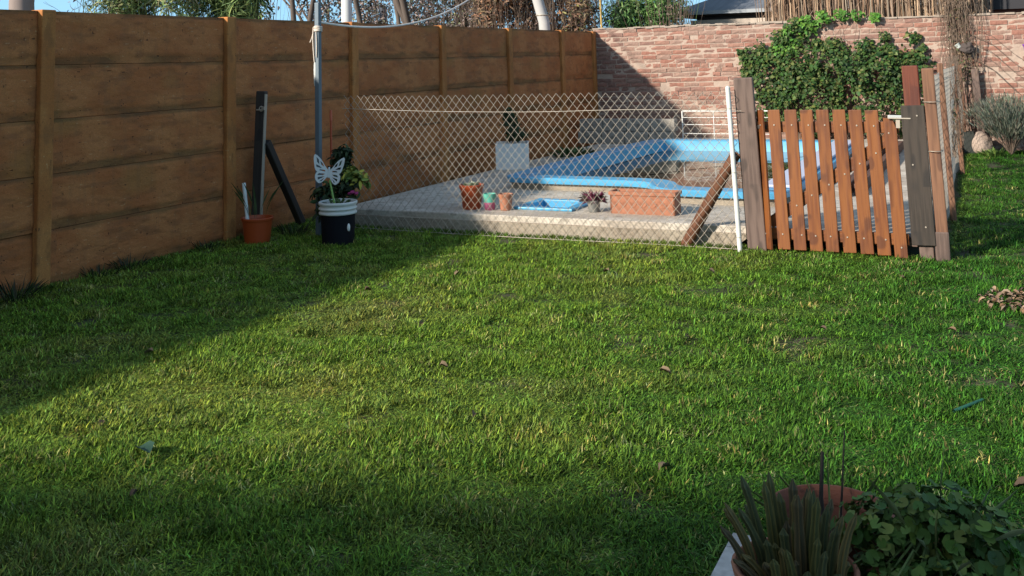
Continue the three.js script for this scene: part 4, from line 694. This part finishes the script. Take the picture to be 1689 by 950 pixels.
{
  const p = thing('pale_mast', 'pale round concrete mast behind the panel wall', 'mast', [-9.62, 0, -14.1]); part('shaft', limb([V(0, 0, 0), V(0, 4, 0), V(0, 8.5, 0)], [0.092, 0.085, 0.07], 16), mat([0.52, 0.54, 0.54], 0.9), p); part('cross_arm', box(1.2, 0.08, 0.08, 0, 8.1, 0), M.greyWood, p);
  const q = thing('leaning_pole', 'pale leaning wooden pole rising behind the wall corner', 'pole', [-6.95, 0, -16.55]); part('shaft', limb([V(0, 0, 0), V(-0.14, 2.2, 0.02), V(-0.72, 4.5, 0.15)], [0.10, 0.10, 0.085], 12), mat([0.42, 0.41, 0.40], 0.9, { bumpMap: grainBump, bumpScale: 0.01 }), q); part('pole_collar', new THREE.TorusGeometry(0.105, 0.014, 6, 14).rotateX(1.57), M.galv, q, [-0.17, 2.32, 0.02]);
  const c = thing('cane', 'thin straw yellow cane standing at the wall corner', 'cane', [-6.28, 0, -17.25]); part('culm', limb([V(0, 0, 0), V(0.01, 2.0, 0), V(-0.02, 4.0, 0)], [0.018, 0.018, 0.014], 8), mat([0.45, 0.30, 0.09], 0.6), c); for (let k = 1; k < 8; k++) part('node', new THREE.TorusGeometry(0.018, 0.004, 5, 10).rotateX(1.57), mat([0.36, 0.24, 0.08], 0.7), c, [0.004, k * 0.48, 0]);
  const w = thing('water_tank', 'small grey roof tank far behind the panel wall', 'tank', [-13.88, 0, -21.98]); part('tank', new THREE.CylinderGeometry(0.10, 0.10, 0.36, 14).translate(0, 2.78, 0), mat([0.10, 0.11, 0.14], 0.7), w); part('lid', new THREE.ConeGeometry(0.11, 0.06, 14).translate(0, 2.99, 0), mat([0.10, 0.11, 0.14], 0.7), w); part('stand', merge([[-0.08, -0.08], [0.08, -0.08], [-0.08, 0.08], [0.08, 0.08]].map(([a, b]) => box(0.02, 2.6, 0.02, a, 1.3, b))), M.galv, w);
}

// ---------------------------------------------------------------- pots in the foreground
function ribbed(h, r, ribs, bend) {
  const rings = 9, sides = ribs * 4, pos = [], idx = [], cl = [];
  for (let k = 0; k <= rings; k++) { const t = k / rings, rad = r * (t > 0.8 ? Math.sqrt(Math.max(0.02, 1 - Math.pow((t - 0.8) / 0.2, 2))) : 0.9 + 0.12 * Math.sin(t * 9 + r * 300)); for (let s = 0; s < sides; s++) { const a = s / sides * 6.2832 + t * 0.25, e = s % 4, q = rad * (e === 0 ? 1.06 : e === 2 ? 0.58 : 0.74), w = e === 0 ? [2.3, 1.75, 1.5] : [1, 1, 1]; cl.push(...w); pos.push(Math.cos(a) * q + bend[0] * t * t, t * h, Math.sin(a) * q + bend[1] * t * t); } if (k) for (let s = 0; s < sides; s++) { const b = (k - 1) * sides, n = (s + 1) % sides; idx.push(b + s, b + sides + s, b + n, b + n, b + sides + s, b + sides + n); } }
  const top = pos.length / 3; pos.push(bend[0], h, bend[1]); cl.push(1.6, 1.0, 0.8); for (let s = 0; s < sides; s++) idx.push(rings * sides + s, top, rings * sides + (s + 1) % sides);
  const g = new THREE.BufferGeometry(); g.setAttribute('position', new THREE.Float32BufferAttribute(pos, 3)); g.setAttribute('color', new THREE.Float32BufferAttribute(cl, 3)); g.setIndex(idx); const q = g.toNonIndexed(); q.computeVertexNormals(); return q;
}
{
  const p = thing('cactus_pot', 'terracotta pot crowded with ribbed columnar cactus stems', 'cactus', [-0.535, 0.05, -2.77]);
  part('pot', potGeo(0.152, 0.11, 0.20, 0.04), M.terracotta, p); soil(p, 0.132, 0.165);
  const cm = [[0.060, 0.068, 0.018], [0.042, 0.054, 0.018], [0.078, 0.070, 0.022], [0.050, 0.043, 0.018]].map((c) => mat(c, 0.7, { vertexColors: true }));
  const tipM = mat([0.13, 0.07, 0.04], 0.9);
  const S = []; for (let i = 0; i < 46; i++) { const a = i * 2.4, R = 0.122 * Math.sqrt((i + 0.5) / 46); S.push([Math.cos(a) * R, Math.sin(a) * R]); }
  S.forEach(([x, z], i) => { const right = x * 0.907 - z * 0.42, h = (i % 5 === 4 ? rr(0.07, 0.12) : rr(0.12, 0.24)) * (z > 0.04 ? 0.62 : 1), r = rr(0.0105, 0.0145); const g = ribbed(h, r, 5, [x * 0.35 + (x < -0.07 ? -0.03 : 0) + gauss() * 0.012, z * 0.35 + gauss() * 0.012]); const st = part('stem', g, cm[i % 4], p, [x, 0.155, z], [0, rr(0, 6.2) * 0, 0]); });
}
{
  const p = thing('wide_pot', 'wide terracotta pot with its back rim showing behind the cactus', 'pot', [-0.495, 0.05, -3.12]);
  part('pot', potGeo(0.168, 0.12, 0.205, 0.045), mat([0.21, 0.075, 0.046], 0.9, { bumpMap: roughBump, bumpScale: 0.004 }), p); soil(p, 0.145, 0.10);
  leafTuft(p, 'grass_blades', 7, { geo: leafGeo(0.22, 0.006, 0.2, 0.25), r: 0.10, y: [0.10, 0.12], lean: [0.1, 0.8], c: [[0.10, 0.15, 0.05], [0.16, 0.17, 0.07]] });
  part('dry_stalk', merge([limb([V(-0.01, 0.10, 0.03), V(-0.02, 0.24, 0.02), V(-0.012, 0.36, 0.0)], [0.006, 0.006, 0.005], 6), limb([V(0.02, 0.10, 0.0), V(0.035, 0.26, -0.01), V(0.05, 0.42, -0.02)], [0.004, 0.003, 0.002], 5)]), M.darkWood, p);
}
{
  const p = thing('leafy_pot', 'trailing plant with round green leaves in the nearest corner', 'plant', [-0.21, 0.05, -2.93]);
  part('pot', potGeo(0.15, 0.11, 0.19, 0.04), M.terracotta, p); soil(p, 0.13, 0.16);
  bush(p, 'leaves', 1500, { geo: roundLeaf(0.0155), e: [[-0.12, 0.25, -0.02, 0.13, 0.08, 0.13], [0.0, 0.28, -0.05, 0.14, 0.08, 0.15], [0.11, 0.24, -0.02, 0.12, 0.09, 0.14], [0.02, 0.17, 0.10, 0.18, 0.09, 0.10], [-0.12, 0.14, 0.07, 0.11, 0.09, 0.10], [0.15, 0.13, 0.05, 0.11, 0.10, 0.10]], c: [[0.050, 0.105, 0.016], [0.075, 0.135, 0.022], [0.032, 0.070, 0.012], [0.11, 0.145, 0.03]] });
  stems(30, () => { const a = rr(0, 6.28), l = rr(0.1, 0.24); return [V(0, 0.16, 0), V(Math.cos(a) * l * 0.5, 0.25, Math.sin(a) * l * 0.5), V(Math.cos(a) * l, 0.2, Math.sin(a) * l)]; }, M.stem, p, 'stems');
  leafTuft(p, 'flower_stalks', 9, { geo: leafGeo(0.24, 0.005, 0.2, 0.3), r: 0.13, y: [0.16, 0.2], lean: [0.1, 0.7], c: [[0.22, 0.25, 0.12], [0.16, 0.2, 0.08]] });
}

// ---------------------------------------------------------------- litter on the lawn
{
  const lm = [[0.15, 0.095, 0.055], [0.20, 0.14, 0.085], [0.09, 0.06, 0.04]].map((c) => mat(c, 0.9)), lg = [leafGeo(0.062, 0.032, 0.5, 0.3), leafGeo(0.05, 0.03, 0.7, 0.5)];
  [[-2.55, -7.0], [-3.55, -6.6], [-1.9, -7.25], [-3.1, -5.3], [-1.55, -4.9], [-2.9, -2.9], [-0.25, -6.1], [0.1, -5.3], [-0.9, -5.9], [-2.1, -4.0], [-4.2, -4.3], [-0.6, -7.4], [-3.6, -3.4], [-2.6, -4.6], [0.05, -4.1], [-3.9, -5.9], [-1.2, -3.75]].forEach(([x, z], i) => { const o = tag(part('fallen_leaf', lg[i % 2], lm[i % 3], scene, [x, 0.034, z], [-1.35 + rr(-0.2, 0.2), rr(-0.3, 0.3), rr(0, 6.28)]), 'small curled dry brown leaf lying in the lawn grass', 'leaf', 'dry leaves scattered on the lawn'); o.scale.setScalar(rr(0.8, 1.3)); });
  const h = thing('leaf_litter', 'patch of dry brown leaves raked on the lawn by picture edge', 'leaves', [0.16, 0.02, -6.95], 0, null, 'stuff'); const L = [];
  for (let i = 0; i < 240; i++) { const a = rr(0, 6.283), R = Math.sqrt(rnd()); L.push({ p: V(Math.cos(a) * R * 0.30, rr(0.012, 0.032), Math.sin(a) * R * 0.26), q: facing(V(gauss() * 0.5, 1, gauss() * 0.5), rr(0, 6.28)), s: rr(0.6, 1.2), c: vary([[0.24, 0.15, 0.09], [0.30, 0.21, 0.14], [0.14, 0.09, 0.055]][i % 3], 0.3) }); }
  copies('leaves', h, leafGeo(0.055, 0.028, 0.4, 0.3), M.dry, L);
  tag(part('teal_scrap', tube([V(-0.06, 0.030, 0.09), V(-0.01, 0.036, 0.02), V(0.05, 0.034, -0.09)], 0.008, 8, 8).scale(1, 0.9, 1), mat([0.015, 0.10, 0.062], 0.6), scene, [-0.17, 0, -4.9]), 'short teal plastic tube lying in the grass', 'scrap');
  tag(part('broad_leaf', leafGeo(0.12, 0.08, 0.25, 0.2), mat([0.018, 0.060, 0.036], 0.8), scene, [-3.11, 0.040, -3.17], [-1.5, 0.1, 1.2]), 'single broad blue green leaf lying on the lawn', 'leaf');
}

// ---------------------------------------------------------------- lawn grass
{
  const lawn = thing('lawn_grass', 'short mown lawn grass covering the yard', 'grass', [0, 0, 0], 0, null, 'stuff');
  const clump = (n, rad, h0, h1, w) => {
    const pos = [], idx = [], cl = [];
    for (let b = 0; b < n; b++) {
      const a = rr(0, 6.283), R = rad * Math.sqrt(rnd()), x = Math.cos(a) * R, z = Math.sin(a) * R, f = rr(0, 6.283), len = rr(h0, h1), lean = 0.25 + Math.abs(gauss()) * 0.75, bend = rr(0.2, 0.9), W = w * rr(0.7, 1.3);
      const sx = Math.cos(f + 1.571) * W / 2, sz = Math.sin(f + 1.571) * W / 2, base = pos.length / 3;
      const P = (t) => { const l = lean + bend * t; return [x + Math.cos(f) * Math.sin(l) * len * t, Math.cos(l) * len * t * 0.9 + 0.002, z + Math.sin(f) * Math.sin(l) * len * t]; };
      const p0 = P(0), p1 = P(0.5), p2 = P(1);
      pos.push(p0[0] - sx * 0.8, p0[1], p0[2] - sz * 0.8, p0[0] + sx * 0.8, p0[1], p0[2] + sz * 0.8, p1[0] - sx, p1[1], p1[2] - sz, p1[0] + sx, p1[1], p1[2] + sz, p2[0], p2[1], p2[2]);
      idx.push(base, base + 1, base + 3, base, base + 3, base + 2, base + 2, base + 3, base + 4);
      const tone = 0.35 + 1.25 * Math.pow(rnd(), 1.4), warm = rr(0.85, 1.2), pale = rnd() < 0.10 ? 1.5 : 1; for (let q = 0; q < 5; q++) cl.push(tone * warm * pale, tone * pale, tone * pale / warm);   // every blade its own tone, a few pale old ones
    }
    const g = new THREE.BufferGeometry(); g.setAttribute('position', new THREE.Float32BufferAttribute(pos, 3)); g.setAttribute('color', new THREE.Float32BufferAttribute(cl, 3)); g.setIndex(idx); g.computeVertexNormals(); return g;
  };
  const G = []; for (let k = 0; k < 6; k++) G.push(clump(30, 0.075, 0.022, 0.046, 0.0046));
  const lists = G.map(() => []);
  const inside = (x, z) => {
    if (x < WX + 0.02 || z < ZB + 0.05 || x > 4.2) return false;
    if (z < -8.14 && x < -0.36 && !(z > DF + 0.03) && !(x < -5.80)) return false;
    if (x > SLAB.x0 - 0.02 && z > SLAB.z0 - 0.02) return false;
    return z < 1.5;
  };
  const shade = (x, z) => {
    const n = fbm(x * 0.55 + 7, z * 0.55 + 3, 3, 601), m = fbm(x * 2.3 + 1, z * 2.3, 3, 607), dryness = clamp(smooth(n, 0.40, 0.68) * smooth(-x, -0.4, 2.2) + 0.5 * smooth(m, 0.55, 0.75) * smooth(-x, 0.3, 2.0), 0, 1);
    const lush = [0.040, 0.130, 0.012], mid = [0.132, 0.228, 0.024], dry = [0.29, 0.28, 0.060];
    let c = mix3(lush, mid, smooth(-x + 0.5 * (n - 0.5), 0.0, 2.8)); c = mix3(c, dry, dryness * 0.5);
    const bare = smooth(fbm(x * 1.1 + 31, z * 1.1 + 17, 4, 617), 0.60, 0.72); c = mix3(c, [0.20, 0.155, 0.065], bare * 0.28 * smooth(-x, 0.6, 2.4));
    if (rnd() < 0.06) c = mix3(c, [0.36, 0.30, 0.13], 0.6); return vary(c, 0.48);
  };
  const add = (n, x0, x1, z0, z1, s) => { for (let i = 0; i < n; i++) { const x = rr(x0, x1), z = rr(z0, z1); if (!inside(x, z)) continue; const worn = fbm(x * 3.1, z * 3.1, 3, 611); if (worn < 0.30 && rnd() < 0.7) continue; if (fbm(x * 9, z * 9, 2, 613) < 0.33 && rnd() < 0.75) continue; lists[Math.floor(rnd() * 6)].push({ p: V(x, 0, z), r: [0, rr(0, 6.283), 0], s: [s * rr(0.8, 1.2), s * rr(0.8, 1.15) * (0.45 + 1.25 * smooth(fbm(x * 6 + 3, z * 6 + 9, 3, 619), 0.28, 0.72)), s * rr(0.8, 1.2)], c: shade(x, z) }); } };
  add(38000, -6.3, 2.2, -8.35, -1.6, 1.0); add(20000, -4.2, 1.2, -5.2, -2.2, 0.85); add(13000, -0.5, 4.2, -16.9, -8.0, 1.05); add(6000, 2.2, 4.2, -8, 1.5, 1.1); add(2500, -6.3, 0, -1.6, 1.5, 1.1); add(900, -6.28, -5.8, -16.8, -8.2, 1.1);
  // longer uncut grass along walls, posts and deck
  const T = clump(16, 0.05, 0.06, 0.15, 0.0055), TL = [];
  const edge = (n, x0, z0, x1, z1, j) => { for (let i = 0; i < n; i++) { const t = rnd(); TL.push({ p: V(lerp(x0, x1, t) + gauss() * j, 0, lerp(z0, z1, t) + gauss() * j), r: [0, rr(0, 6.283), 0], s: rr(0.5, 1.0), c: vary([0.07, 0.13, 0.022], 0.4) }); } };
  edge(150, WX + 0.08, -3, WX + 0.08, -8.2, 0.02); edge(260, -5.8, DF + 0.07, -0.5, DF + 0.09, 0.02); edge(220, -0.34, -8.3, -0.34, -16.8, 0.02); edge(90, 0, ZB + 0.12, 4, ZB + 0.12, 0.03); edge(60, SLAB.x0 - 0.03, -3.3, SLAB.x0 - 0.03, -2, 0.01); edge(90, SLAB.x0, SLAB.z0 - 0.04, 1.6, SLAB.z0 - 0.04, 0.015);
  G.forEach((g, k) => copies('grass_blades', lawn, g, M.grass, lists[k]));
  copies('uncut_edge', lawn, T, M.grass, TL);
}

renderer.render(scene, camera);
